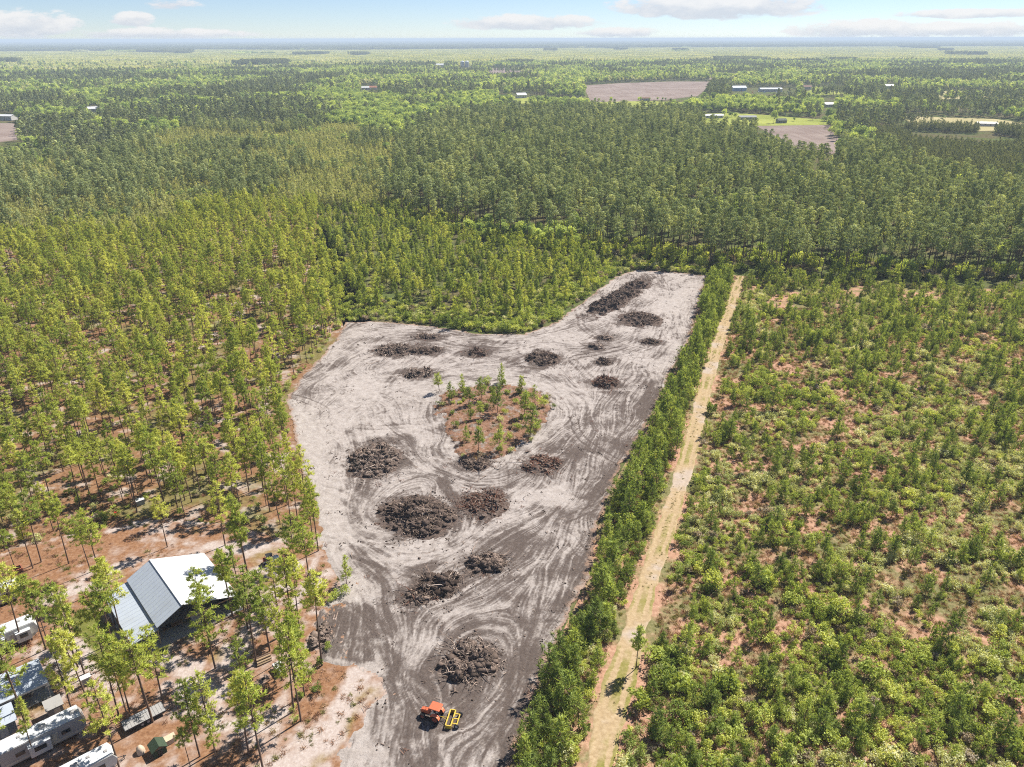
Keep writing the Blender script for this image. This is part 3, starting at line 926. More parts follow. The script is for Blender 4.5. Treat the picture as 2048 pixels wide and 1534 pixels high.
# ================================================================== plants: prototypes
class Leaves:
    """collects small leaf faces (triangles)"""
    def __init__(self):
        self.p = []

    def blades(self, c, d, length, width, r, out=None):
        """c (n,3) roots, d (n,3) unit directions -> narrow triangles, facing roughly along out if given"""
        n = len(c)
        side = np.cross(d, r.normal(size=(n, 3)) if out is None else out + r.normal(0, .3, (n, 3)))
        side /= np.linalg.norm(side, axis=1)[:, None] + 1e-9
        length = np.broadcast_to(np.asarray(length, float), (n,))[:, None]
        width = np.broadcast_to(np.asarray(width, float), (n,))[:, None]
        a = c - side * width * 0.5
        b = c + side * width * 0.5
        t = c + d * length
        self.p.append(np.stack([a, b, t], 1))

    def flakes(self, c, nrm, size, r):
        """leaf shaped kites lying across nrm"""
        n = len(c)
        u = np.cross(nrm, r.normal(size=(n, 3)))
        u /= np.linalg.norm(u, axis=1)[:, None] + 1e-9
        v = np.cross(nrm, u)
        s = np.broadcast_to(np.asarray(size, float), (n,))[:, None]
        self.p.append(np.stack([c - u * s * .5, c + v * s * .42, c + u * s * .5], 1))
        self.p.append(np.stack([c + u * s * .5, c - v * s * .38, c - u * s * .5], 1))

    def mesh(self):
        a = np.concatenate(self.p).reshape(-1, 3)
        return a, np.arange(len(a)).reshape(-1, 3)


def unit(a):
    return a / (np.linalg.norm(a, axis=-1, keepdims=True) + 1e-9)


def limbs(segs, n=4):
    """segs: (a, b, r0, r1) -> vertices, quads"""
    vs, fs = [], []
    for a, b, r0, r1 in segs:
        a, b = np.array(a, float), np.array(b, float)
        d = unit(b - a)
        u = unit(np.cross(d, (0.31, 0.9, 0.2)))
        v = np.cross(d, u)
        o = len(vs)
        for p, r_ in ((a, r0), (b, r1)):
            for i in range(n):
                t = 2 * math.pi * i / n
                vs.append(p + (u * math.cos(t) + v * math.sin(t)) * r_)
        fs += [(o + i, o + (i + 1) % n, o + n + (i + 1) % n, o + n + i) for i in range(n)]
    return np.array(vs), np.array(fs)


def make_pine(seed, h, cb, rmax, whorl, per, tufts, blades, blen, bwid, shape='cone', trunk_r=0.14, lean=0.02, bare=0.3, jit=0.14):
    """cb: height where the crown starts; returns trunk (v,f) and crown (v,f)"""
    r = np.random.default_rng(seed)
    segs = []
    k = 7
    ax = r.normal(0, lean, 2)
    pts = [np.array([ax[0] * (z * z) / h, ax[1] * (z * z) / h, z]) for z in np.linspace(0, h * 0.97, k)]
    for i in range(k - 1):
        segs.append((pts[i], pts[i + 1], trunk_r * (1 - i / k) ** 0.8, trunk_r * (1 - (i + 1) / k) ** 0.8 + .01))
    L = Leaves()
    zs = np.linspace(cb, h * 0.98, whorl)
    for z in zs:
        t = (z - cb) / (h - cb)
        if shape == 'cone':
            rad = rmax * (min(1, 0.55 + t * 1.6) * (1 - t) ** 0.62 + 0.1)
        elif shape == 'round':
            rad = rmax * (math.sqrt(max(0, 1 - (2 * t - 0.85) ** 2 / 1.45)) * 0.95 + 0.06)
        else:
            rad = rmax * ((1 - t) ** 0.8 * 0.95 + 0.08)
        m = max(2, int(per * (0.55 + rad / rmax * 0.6)))
        a0 = r.random() * 6.28
        for j in range(m):
            if r.random() < 0.2:
                continue
            a = a0 + j * 6.283 / m + r.normal(0, 0.35)
            ln = rad * r.uniform(0.45, 1.25)
            base = np.array([ax[0] * z * z / h, ax[1] * z * z / h, z + r.normal(0, 0.12)])
            rise = ln * (r.uniform(-0.1, 0.45) if shape != 'round' else r.uniform(0.1, 0.6))
            tip = base + np.array([math.cos(a) * ln, math.sin(a) * ln, rise])
            if ln > 0.5:
                segs.append((base, tip, 0.028 + 0.012 * ln / 2, 0.012))
            nt_ = max(1, int(round(tufts * (0.4 + 0.6 * ln / rmax))))
            for q in range(nt_):
                f = 1 - q / max(nt_, 1) * 0.62
                c = base + (tip - base) * f + r.normal(0, jit * (0.5 + rmax / 2.5), 3)
                n = blades
                d = unit(r.normal(size=(n, 3)) + np.array([math.cos(a) * .5, math.sin(a) * .5, 0.75]))
                L.blades(np.repeat(c[None], n, 0) + r.normal(0, blen * 0.18, (n, 3)), d, blen * r.uniform(0.65, 1.2, n), bwid * r.uniform(.7, 1.3, n), r, np.array([math.cos(a) * .55, math.sin(a) * .55, .7]))
    n = blades * 2
    c = np.array([ax[0] * h, ax[1] * h, h * 0.96])
    L.blades(np.repeat(c[None], n, 0), unit(r.normal(size=(n, 3)) + np.array([0, 0, 1.0])), blen * 1.1, bwid, r)
    # a few dead stubs under the crown
    for q in range(int(bare * 10)):
        z = r.uniform(cb * 0.55, cb)
        a = r.random() * 6.28
        segs.append(((0, 0, z), (math.cos(a) * .7, math.sin(a) * .7, z + .15), .02, .008))
    return limbs(segs, 5), L.mesh()


def make_pad_pine(seed, h, cb, rmax, pads, leaves, size, trunk_r=.2):
    """old pine: long bare stem, rounded crown built of needle pads"""
    r = np.random.default_rng(seed)
    lean = r.normal(0, .02, 2)
    segs = []
    k = 7
    pt = [np.array([lean[0] * z * z / h, lean[1] * z * z / h, z]) for z in np.linspace(0, h * .95, k)]
    for i in range(k - 1):
        segs.append((pt[i], pt[i + 1], trunk_r * (1 - i / k) ** .7, trunk_r * (1 - (i + 1) / k) ** .7 + .02))
    L = Leaves()
    for i in range(pads):
        t = (i + .5) / pads
        z = cb + (h - cb) * t
        prof = math.sin(math.pi * min(1, .18 + t * .82)) ** .6
        a = i * 2.4 + r.normal(0, .4)
        rad = rmax * prof * r.uniform(.35, .8) * (0.25 if t > .93 else 1)
        base = np.array([lean[0] * z * z / h, lean[1] * z * z / h, z])
        c = base + np.array([math.cos(a) * rad, math.sin(a) * rad, rad * .25])
        segs.append((base - np.array([0, 0, rad * .25]), c, .05, .02))
        pr = rmax * r.uniform(.36, .56)
        n = leaves // pads
        d = unit(r.normal(size=(n, 3)) * np.array([1, 1, .8]) + np.array([0, 0, .55]))
        pts = c + d * pr * r.uniform(.75, 1.12, (n, 1)) * np.array([1, 1, .62])
        L.flakes(pts, unit(d + r.normal(0, .38, (n, 3))), size * r.uniform(.6, 1.3, n), r)
    return limbs(segs, 5), L.mesh()


def make_broad(seed, h, rx, lobes, leaves, size, base=0.25, trunk_r=0.18, flat=1.0):
    r = np.random.default_rng(seed)
    segs = [((0, 0, 0), (0.1, 0.05, h * base * 1.3), trunk_r, trunk_r * 0.7)]
    L = Leaves()
    top = np.array([0.1, 0.05, h * base * 1.2])
    for i in range(lobes):
        a = r.random() * 6.28
        f = math.sqrt(r.random()) * 0.62
        z = h * (base + (1 - base) * r.uniform(0.3, 0.86) * (1 - 0.25 * f))
        c = np.array([math.cos(a) * rx * f, math.sin(a) * rx * f, z])
        lr = rx * r.uniform(0.36, 0.58)
        segs.append((top, c - np.array([0, 0, lr * 0.4]), trunk_r * 0.4, trunk_r * 0.12))
        n = leaves // lobes
        d = unit(r.normal(size=(n, 3)) + np.array([0, 0, 0.28]))
        rr = lr * r.uniform(0.55, 1.1, (n, 1)) * (0.85 + 0.3 * np.sin(d[:, :1] * 7 + i) * np.sin(d[:, 1:2] * 6))
        pts = c + d * rr * np.array([1, 1, 0.8 * flat])
        nr = unit(d + r.normal(0, 0.7, (n, 3)))
        L.flakes(pts, nr, size * r.uniform(0.6, 1.3, n), r)
    return limbs(segs, 5), L.mesh()


def make_shrub(seed, h, rx, lobes, leaves, size):
    r = np.random.default_rng(seed)
    segs = []
    L = Leaves()
    for i in range(lobes):
        a = r.random() * 6.28
        f = math.sqrt(r.random()) * 0.75
        lr = rx * r.uniform(0.3, 0.5)
        c = np.array([math.cos(a) * rx * f, math.sin(a) * rx * f, h * r.uniform(0.35, 0.85)])
        segs.append(((c[0] * .15, c[1] * .15, 0), c, .03, .012))
        n = leaves // lobes
        d = unit(r.normal(size=(n, 3)) + np.array([0, 0, 0.35]))
        pts = c + d * lr * r.uniform(0.45, 1.15, (n, 1)) * np.array([1, 1, .95])
        pts[:, 2] = np.maximum(pts[:, 2], 0.05)
        L.flakes(pts, unit(d + r.normal(0, 0.75, (n, 3))), size * r.uniform(0.6, 1.3, n), r)
    return limbs(segs, 3), L.mesh()


def make_grass(seed, n, rad, h):
    r = np.random.default_rng(seed)
    L = Leaves()
    c = np.concatenate([r.normal(0, rad * .5, (n, 2)), np.zeros((n, 1))], 1)
    d = unit(r.normal(size=(n, 3)) * np.array([.8, .8, .2]) + np.array([0, 0, 0.8]))
    L.blades(c, d, h * r.uniform(.5, 1.2, n), 0.07 * r.uniform(.7, 1.5, n), r)
    return None, L.mesh()


PROTO = {}        # kind -> list of (trunk mesh, crown mesh, joined prototype object)
PCOLS = {}


def proto(kind, items, wood, leaf):
    """leaf: one material name or a list cycling over the variants"""
    col = bpy.data.collections.new('prototypes ' + kind)
    lst = []
    for i, (tr, cr) in enumerate(items):
        lm = leaf if isinstance(leaf, str) else leaf[i % len(leaf)]
        cme = mesh_np(kind + '_foliage', cr[0], [cr[1]], [lm])
        if tr is not None:
            tme = mesh_np(kind + '_wood', tr[0], [tr[1]], [wood])
            jv = np.concatenate([cr[0], tr[0]])
            jme = mesh_np(kind, jv, [cr[1], tr[1] + len(cr[0])], [lm, wood], np.concatenate([np.zeros(len(cr[1])), np.ones(len(tr[1]))]))
        else:
            tme, jme = None, cme
        o = bpy.data.objects.new('%s %02d' % (kind, i), jme)
        col.objects.link(o)
        lst.append((tme, cme))
    PROTO[kind] = lst
    PCOLS[kind] = col


proto('plantation_pine', [make_pine(s, 14.5, 14.5 * cb, rm, 12, 5, 4, 15, 0.5, 0.13, 'cone', 0.13, 0.018, jit=.08) for s, cb, rm in ((1, .5, 2.0), (2, .42, 2.2), (3, .58, 1.8), (4, .47, 2.1), (5, .66, 1.75), (6, .38, 1.9), (7, .54, 2.5), (8, .5, 1.5), (9, .6, 2.3), (10, .45, 1.7), (11, .7, 1.9), (12, .35, 2.3))], 'pine_bark', 'plantation_needles')
proto('forest_pine', [make_pad_pine(10 + s, 21, 21 * cb, rm, pd, 620, .62) for s, cb, rm, pd in ((1, .6, 2.5, 13), (2, .52, 2.9, 15), (3, .66, 2.3, 10), (4, .57, 3.1, 14), (5, .62, 2.7, 12), (6, .48, 2.4, 15), (7, .68, 2.9, 10), (8, .55, 2.2, 13))], 'pine_bark', 'forest_needles')
proto('young_pine', [make_pine(20 + s, h, h * cb, rm, 9, 5, 3, 8, 0.5, 0.12, 'spire', 0.06, 0.02, 0.0) for s, h, cb, rm in ((1, 4.2, .1, 1.1), (2, 3.6, .15, 1.0), (3, 5.0, .2, 1.15), (4, 4.5, .38, 0.95), (5, 3.2, .08, 1.05), (6, 5.4, .3, 1.2))], 'pine_bark', 'young_needles')
proto('pale_pine', [make_pine(30 + s, 9, 9 * cb, rm, 8, 6, 3, 7, 0.8, 0.24, 'spire', 0.1, 0.015, 0.0) for s, cb, rm in ((1, .2, 1.7), (2, .25, 1.9), (3, .15, 1.6), (4, .3, 2.0))], 'pine_bark', 'pale_pine')
proto('thin_pine', [make_pine(40 + s, 9, 9 * cb, rm, 10, 5, 4, 9, 0.55, 0.15, 'cone', 0.09, 0.02, jit=.1) for s, cb, rm in ((1, .48, 1.3), (2, .4, 1.5), (3, .55, 1.2), (4, .44, 1.6))], 'pine_bark', ['young_needles', 'plantation_needles'])
proto('dark_pine', [make_pine(50 + s, 9, 9 * .3, rm, 6, 6, 3, 5, 1.0, 0.4, 'spire', 0.1, 0.015, 0) for s, rm in ((1, 1.9), (2, 2.1), (3, 1.8))], 'pine_bark', 'dark_needles')
proto('broadleaf_tree', [make_broad(60 + s, h, rx, 13, 1100, 0.75) for s, h, rx in ((1, 11, 3.8), (2, 13, 4.4), (3, 9.5, 3.6), (4, 12, 4.8))], 'grey_bark', 'broadleaf_green')
proto('shrub', [make_shrub(70 + s, h, rx, 9, 420, 0.3) for s, h, rx in ((1, 1.5, 1.3), (2, 2.0, 1.6), (3, 1.2, 1.5), (4, 2.4, 1.7), (5, 1.6, 1.7), (6, 1.3, 1.2), (7, 2.0, 1.5))], 'grey_bark', ['shrub_green', 'shrub_green', 'shrub_pale', 'shrub_green', 'shrub_pale', 'shrub_brown', 'shrub_green'])
proto('far_pine', [make_pad_pine(80 + s, 19, 19 * cb, rm, pd, 150, 1.35) for s, cb, rm, pd in ((1, .5, 2.9, 9), (2, .42, 3.3, 10), (3, .58, 2.7, 8), (4, .46, 3.0, 10))], 'pine_bark', ['far_needles', 'forest_needles', 'dark_needles', 'far_needles'])
proto('far_broadleaf', [make_broad(85 + s, h, rx, 9, 240, 1.6) for s, h, rx in ((1, 12, 4.4), (2, 14, 5), (3, 10, 4.2))], 'grey_bark', ['broadleaf_green', 'broadleaf_green', 'shrub_pale'])
proto('grass_tuft', [make_grass(90 + s, 46, .55, .6) for s in range(4)], None, ['dry_grass', 'dry_grass', 'dry_grass', 'green_grass'])


def stick_cluster(seed, n, rad, ln):
    r = np.random.default_rng(seed)
    segs = []
    for i in range(n):
        c = np.array([*r.normal(0, rad * .5, 2), r.uniform(0.03, .15)])
        d = unit(np.array([*r.normal(size=2), r.normal(0, .2)]))
        l = ln * r.uniform(.4, 1.2)
        segs.append((c - d * l / 2, c + d * l / 2, .035, .015))
    return None, limbs(segs, 3)


proto('twig_litter', [stick_cluster(95 + s, 7, .5, .9) for s in range(4)], None, ['twig_wood', 'twig_wood', 'red_twig', 'twig_wood'])


def clod(seed, n, rad, s):
    r = np.random.default_rng(seed)
    vs, fs = [], []
    for i in range(n):
        c = np.array([*r.normal(0, rad * .5, 2), 0.02])
        k = s * r.uniform(.4, 1.3)
        p = np.array([(1, 0, 0), (0, 1, 0), (-1, 0, 0), (0, -1, 0), (0, 0, 1), (0, 0, -.5)], float) * k * r.uniform(.6, 1.2, (6, 3))
        o = len(vs)
        vs += list(c + p)
        fs += [(o + a, o + b, o + 4) for a, b in ((0, 1), (1, 2), (2, 3), (3, 0))] + [(o + b, o + a, o + 5) for a, b in ((0, 1), (1, 2), (2, 3), (3, 0))]
    return None, (np.array(vs), np.array(fs))


proto('soil_clods', [clod(100 + s, 9, .8, .16) for s in range(3)], None, 'soil_clod')


def canopy_patch(seed, size, n, kind):
    """a piece of far woodland roof, trees crown to crown"""
    r = np.random.default_rng(seed)
    L = Leaves()
    for i in range(n):
        c0 = np.array([r.uniform(-.5, .5) * size, r.uniform(-.5, .5) * size, 0])
        if kind == 'swamp':
            h, rad, m = r.uniform(2.5, 6), r.uniform(3, 5.5), 12
        elif kind == 'pine':
            h, rad, m = r.uniform(12, 19), r.uniform(2.6, 3.8), 18
        else:
            h, rad, m = r.uniform(9, 15), r.uniform(3.5, 5.2), 16
        d = unit(r.normal(size=(m, 3)) + np.array([0, 0, .5]))
        pts = c0 + np.array([0, 0, h - rad]) + d * rad * np.array([1, 1, .9 if kind != 'pine' else 1.7])
        L.flakes(pts, unit(d + r.normal(0, .5, (m, 3))), rad * r.uniform(.7, 1.2, m), r)
    return None, L.mesh()


proto('far_pine_wood', [canopy_patch(110 + s, 90, 260, 'pine') for s in range(3)], None, ['far_needles', 'dark_needles', 'far_needles'])
proto('far_leafy_wood', [canopy_patch(115 + s, 90, 170, 'leaf') for s in range(3)], None, ['broadleaf_green', 'shrub_green', 'shrub_pale'])
proto('swamp_thicket', [canopy_patch(120 + s, 90, 210, 'swamp') for s in range(3)], None, ['swamp_leaves', 'swamp_leaves', 'shrub_pale'])


# ------------------------------------------------------------------ scattering
def scatter_group(col):
    ng = bpy.data.node_groups.new('scatter ' + col.name, 'GeometryNodeTree')
    ng.interface.new_socket('Geometry', in_out='INPUT', socket_type='NodeSocketGeometry')
    ng.interface.new_socket('Geometry', in_out='OUTPUT', socket_type='NodeSocketGeometry')
    n = ng.nodes
    gi, go = n.new('NodeGroupInput'), n.new('NodeGroupOutput')
    ci = n.new('GeometryNodeCollectionInfo')
    ci.inputs[0].default_value = col
    ci.inputs['Separate Children'].default_value = True
    ci.inputs['Reset Children'].default_value = True
    iop = n.new('GeometryNodeInstanceOnPoints')
    iop.inputs['Pick Instance'].default_value = True
    lk = ng.links

    def attr(nm, typ):
        a = n.new('GeometryNodeInputNamedAttribute')
        a.data_type = typ
        a.inputs[0].default_value = nm
        return a.outputs[0]
    e2r = n.new('FunctionNodeEulerToRotation')
    lk.new(attr('turn', 'FLOAT_VECTOR'), e2r.inputs[0])
    lk.new(gi.outputs[0], iop.inputs['Points'])
    lk.new(ci.outputs[0], iop.inputs['Instance'])
    lk.new(attr('pick', 'INT'), iop.inputs['Instance Index'])
    lk.new(e2r.outputs[0], iop.inputs['Rotation'])
    lk.new(attr('size', 'FLOAT_VECTOR'), iop.inputs['Scale'])
    lk.new(iop.outputs[0], go.inputs[0])
    return ng


def scatter_stuff(name, kind, pts, label, cat=None):
    """pts: dict x y z turn(3) size(3) pick"""
    n = len(pts['x'])
    if n == 0:
        return
    me = bpy.data.meshes.new(name)
    me.vertices.add(n)
    me.vertices.foreach_set('co', np.stack([pts['x'], pts['y'], pts['z']], 1).astype(np.float32).ravel())
    for k, t in (('turn', 'FLOAT_VECTOR'), ('size', 'FLOAT_VECTOR')):
        a = me.attributes.new(k, t, 'POINT')
        a.data.foreach_set('vector', pts[k].astype(np.float32).ravel())
    a = me.attributes.new('pick', 'INT', 'POINT')
    a.data.foreach_set('value', pts['pick'].astype(np.int32))
    o = link_mesh(name, me)
    md = o.modifiers.new('scatter', 'NODES')
    md.node_group = scatter_group(PCOLS[kind])
    tag(o, label, kind='stuff')
    return o


def points(x, y, kind, s0, s1, zvar=0.15, tilt=0.03, z=0.02, seed=0, pick=None):
    r = np.random.default_rng(seed + 500)
    n = len(x)
    s = r.uniform(s0, s1, n)
    return {'x': np.asarray(x), 'y': np.asarray(y), 'z': np.full(n, z) if np.isscalar(z) else np.asarray(z), 'turn': np.stack([r.normal(0, tilt, n), r.normal(0, tilt, n), r.uniform(0, 6.283, n)], 1),
            'size': np.stack([s * r.uniform(.9, 1.1, n), s * r.uniform(.9, 1.1, n), s * r.uniform(1 - zvar, 1 + zvar, n)], 1),
            'pick': r.integers(0, len(PROTO[kind]), n) if pick is None else pick}


def sub(p, m):
    return {k: v[m] for k, v in p.items()}


def cat(*ps):
    return {k: np.concatenate([p[k] for p in ps]) for k in ps[0]}


def size_word(p, lo, hi):
    return ['short' if s < lo else 'tall' if s > hi else 'middling' for s in p['size'][:, 2]]


PART_NAMES = {'shrub': ('foliage', 'stems')}


def individuals(name, kind, p, label, category, group):
    """one top-level object per plant, parts: trunk and crown sharing mesh data"""
    cn, tn_ = PART_NAMES.get(kind, ('crown', 'trunk'))
    for i in range(len(p['x'])):
        e = bpy.data.objects.new(name, None)
        e.empty_display_size = .3
        e.location = (p['x'][i], p['y'][i], p['z'][i])
        e.rotation_euler = p['turn'][i]
        e.scale = p['size'][i]
        lab = label[i] if isinstance(label, (list, tuple)) else label
        tag(e, lab, category, group[i] if isinstance(group, (list, tuple)) else group)
        COL.objects.link(e)
        tme, cme = PROTO[kind][p['pick'][i]]
        for nm, me_ in ((tn_, tme), (cn, cme)):
            o = bpy.data.objects.new(nm, me_)
            o.parent = e
            COL.objects.link(o)


def cand(y0, y1, sp, seed, margin=1.16, jit=0.42, ang=0.0):
    """jittered grid over the part of the land in view (with a margin)"""
    r = np.random.default_rng(seed)
    hw = y1 * 0.7 * margin + 40
    ex = hw if ang == 0 else math.hypot(hw, y1)
    gx, gy = np.meshgrid(np.arange(-ex, ex, sp), np.arange(-ex if ang else y0, ex if ang else y1, sp))
    gx, gy = gx.ravel(), gy.ravel()
    gx = gx + r.uniform(-jit, jit, gx.shape) * sp
    gy = gy + r.uniform(-jit, jit, gy.shape) * sp
    if ang:
        gx, gy = gx * math.cos(ang) - gy * math.sin(ang), gx * math.sin(ang) + gy * math.cos(ang)
    m = (gy > y0) & (gy < y1) & (np.abs(gx) < gy * 0.7 * margin + 40)
    return gx[m], gy[m]


def inpx(x, y, poly):
    return inside(x, y, np.array([P(max(-2400, min(4400, a)), b) for a, b in poly]))


AX = np.array([0.655, -0.755])      # the camp's and the pine rows' own directions
BX = np.array([0.755, 0.655])
r_ = np.random.default_rng(99)
MID_W = [(680, 690), (860, 690), (1060, 690), (1140, 650), (1240, 575), (1440, 575)] + Z_MID[11:]


def in_mid(x, y):
    return inpx(x, y, MID_W) & (sdist(x, y, CLEARING) < -.9) & (linedist(x, y, TRACK) > 3)


def split_near(p, n):
    d = np.hypot(p['x'], p['y'])
    qx, qy = Q(p['x'], p['y'])
    vis = (qx > -40) & (qx < 2088) & (qy < 1600)
    order = np.argsort(np.where(vis, d, 1e9))
    m = np.zeros(len(d), bool)
    m[order[:n]] = True
    m &= vis
    return sub(p, m), sub(p, ~m)


# ---- hand placed pines of the camp, trunk feet as in the photograph
def c1(x, y):
    return x / 3.17, 1050 + y / 3.17


def c2(x, y):
    return 450 + x / 3.17, 1050 + y / 3.17


CAMP_PINES = [  # pixel, size factor, label
    (c1(210, 275), .95, 'pine on the dark straw behind the top left trailer'), (c1(262, 236), 1.0, 'pine leaning over the straw left of the barn back'), (c1(437, 246), 1.05, 'tall pine standing alone on shaded straw above the camp'),
    (c1(578, 300), .8, 'slim pine close behind the big pine at the barn back corner'), (c1(662, 410), 1.12, 'big pine touching the left back corner of the barn'), (c1(125, 362), .8, 'slim pine between the fire pit and the top trailer roof'),
    (c1(145, 765), 1.1, 'pine in front of the second white trailer'), (c1(14, 812), .9, 'pine at the left picture edge below the second trailer'), (c1(292, 790), 1.0, 'left one of two pines on the sand path right of the second trailer'),
    (c1(327, 822), .85, 'right one of two pines on the sand path right of the second trailer'), (c1(495, 905), 1.15, 'left one of a pair of tall pines above the white cabinet'), (c1(537, 945), 1.1, 'right one of a pair of tall pines above the white cabinet'),
    (c1(470, 1222), .95, 'pine right of the grey pump house'), (c1(562, 1142), 1.0, 'pine just below the white cabinet'), (c1(752, 1202), 1.15, 'tall pine in the gap left of the dark flatbed trailer'),
    (c1(822, 1185), .9, 'slim pine above the dark flatbed trailer'), (c1(822, 1262), .9, 'pine at the left end of the dark flatbed trailer'), (c1(1036, 1130), 1.0, 'pine at the right end of the dark flatbed trailer'),
    (c1(925, 1150), .75, 'small pine behind the middle of the flatbed trailer'), (c1(970, 1252), 1.2, 'tall pine in front of the dark flatbed trailer'), (c1(160, 1252), 1.25, 'tall pine with open crown over the carport roof'),
    (c1(757, 1540), 1.1, 'pine at the bottom edge right of the lowest trailer roof'), (c1(1366, 912), 1.1, 'pine standing alone in front of the barn slab'), (c1(1476, 576), 1.0, 'pine at the right front corner of the barn slab'),
    (c1(1572, 660), 1.15, 'tall pine right of the barn corner, nearest of the pair'), (c1(1570, 302), .95, 'pine above the right side of the barn'), (c1(1062, 142), .8, 'bare stemmed pine behind the barn ridge'),
    (c1(1428, 130), 1.0, 'pine behind the right back corner of the barn'), (c1(690, 845), .95, 'left pine of the clump in front of the barn lean-to'), (c1(745, 870), 1.05, 'middle pine of the clump in front of the barn lean-to'),
    (c1(775, 720), 1.0, 'bushy pine hugging the barn lean-to'), (c1(730, 640), .9, 'dense green pine at the left side of the barn lean-to'), (c1(1268, 1470), .95, 'left one of two pines right of the dark green hut'), (c1(1365, 1436), 1.0, 'right one of two pines right of the dark green hut'),
    (c1(1330, 690), .95, 'pine whose crown covers the front of the barn slab'),
    (c2(140, 302), 1.1, 'pine left of the parked buggy'), (c2(592, 166), 1.15, 'tall pine at the sand edge by the clearing corner'), (c2(45, 577), .9, 'pine on the lawn at the barn right side'),
    (c2(200, 882), 1.15, 'tall bare stemmed pine left of the white utility trailer'), (c2(285, 800), 1.1, 'pine behind the log pile'), (c2(455, 392), 1.0, 'pine right below the parked buggy'), (c2(552, 455), 1.1, 'pine beside the dead grey bush at the clearing edge'),
    (c2(345, 612), .9, 'slim pine on sand between the barn and the soil pad'), (c2(432, 670), 1.1, 'left pine of the clump beside the soil pad'), (c2(470, 640), .95, 'right pine of the clump beside the soil pad'), (c2(365, 862), .8, 'pine over the log pile'),
    (c2(616, 892), 1.15, 'pine at the lower left corner of the soil pad'), (c2(505, 1082), .95, 'pine in the bushes below the soil pad'), (c2(437, 1182), 1.15, 'left one of two tall pines on sand below the soil pad'), (c2(482, 1242), 1.2, 'right one of two tall pines on sand below the soil pad'),
    (c2(152, 1462), 1.0, 'left one of two pines at the bottom edge near the sand drive'), (c2(240, 1545), 1.15, 'right one of two pines at the bottom edge near the sand drive'), (c2(135, 1100), .8, 'small pine left of the white utility trailer'), (c2(470, 880), .85, 'short bushy pine right of the white utility trailer'),
    (c1(40, 1480), .7, 'low pine in front of the bottom left camper'), (c1(230, 1500), .75, 'low pine before the long camper side'), (c1(1380, 1520), .55, 'small bushy pine at the bottom edge'), (c1(1210, 1540), .5, 'tiny bushy pine at the bottom edge'),
]
cpx = np.array([P(*c[0]) for c in CAMP_PINES])
cp_ = points(cpx[:, 0], cpx[:, 1], 'plantation_pine', 1, 1, .04, .015, 0.06, 4)
for i, c in enumerate(CAMP_PINES):
    cp_['size'][i] *= c[1]
individuals('pine_tree', 'plantation_pine', cp_, [c[2] for c in CAMP_PINES], 'pine tree', 'pines standing in the camp')

# ---- planted pines left of the clearing
row_ang = math.atan2(AX[1], AX[0])
gx, gy = cand(70, 420, 3.6, 11, 1.12, .34, row_ang)
ra = gx * BX[0] + gy * BX[1]
m = inpx(gx, gy, Z_PLANT)
rowphase = np.abs(((ra / 7.2) % 1) - 0.5)
thin_ = np.interp(gy, [100, 200, 300], [.26, .2, .1])
m &= (vnoise(gx, gy, 16, 15, 3) > np.interp(gy, [100, 220, 300], [.37, .36, .3])) & (r_.random(len(gx)) > thin_) & (rowphase > 0.12)
pp = points(gx[m], gy[m], 'plantation_pine', .6, 1.1, .12, .03, 0.02, 12)
dcl = -sdist(pp['x'], pp['y'], CLEARING)
near, rest = split_near(pp, 300 - len(CAMP_PINES))
dn = -sdist(near['x'], near['y'], CLEARING)
sw_ = size_word(near, .8, .97)
qx_, qy_ = Q(near['x'], near['y'])
wh_ = ['beside the top left camper' if x < 200 and y > 1040 else 'behind the barn' if 200 <= x < 520 and y > 940 else 'near the left picture edge' if x < 260 else 'midway between the barn and the thicket' for x, y in zip(qx_, qy_)]
labs = ['%s planted pine in the front row along the left clearing edge' % s if d < 9 else '%s planted pine, front part of the stand, %s' % (s, w_) for d, s, w_ in zip(dn, sw_, wh_)]
grs_ = ['front row pines at the clearing edge' if d < 9 else 'nearest pines of the planted stand' for d in dn]
individuals('pine_tree', 'plantation_pine', near, labs, 'pine tree', grs_)
scatter_stuff('pine_stand', 'plantation_pine', rest, 'farther rows of the planted pine stand left of the clearing')

# ---- island pines
ISL = [((1063, 545), .62, 'pine at the left back corner of the island'), ((1147, 618), .55, 'slim pine second from the left on the island'), ((1217, 565), .6, 'tall pine at the island back, third from the left'), ((1268, 640), .62, 'bushy pine on the left half of the island'),
       ((1347, 605), .68, 'pine in the middle of the island back row'), ((1480, 490), .62, 'lone pine standing at the back tip of the island'), ((1613, 560), .58, 'slim pine at the back right of the island'), ((1452, 695), .72, 'pine in the centre of the island'),
       ((1702, 625), .5, 'short pine at the right edge of the island'), ((1628, 720), .8, 'taller left one of two pines on the right of the island'), ((1668, 850), .85, 'tallest pine at the front right of the island'), ((1240, 885), .5, 'small pine at the left front of the island'),
       ((1325, 955), .75, 'nearest pine at the island front tip'), ((1460, 950), .62, 'pine right of the island front tip'), ((1270, 745), .5, 'short bushy pine left of the island centre'), ((1335, 730), .55, 'bushy pine beside the island centre'), ((1425, 660), .5, 'small pine touching the centre pine of the island')]
ip = np.array([P(560 + a / 3.335, 620 + b / 3.335) for (a, b), s, l in ISL])
isl = points(ip[:, 0], ip[:, 1], 'young_pine', 1, 1, .05, .04, .28, 31, np.array([[3, 5, 2, 3, 5, 0][i % 6] for i in range(len(ISL))]))
for i, c in enumerate(ISL):
    isl['size'][i] *= c[1] * 1.95
individuals('island_pine', 'young_pine', isl, [c[2] for c in ISL], 'small pine', 'pines on the island')

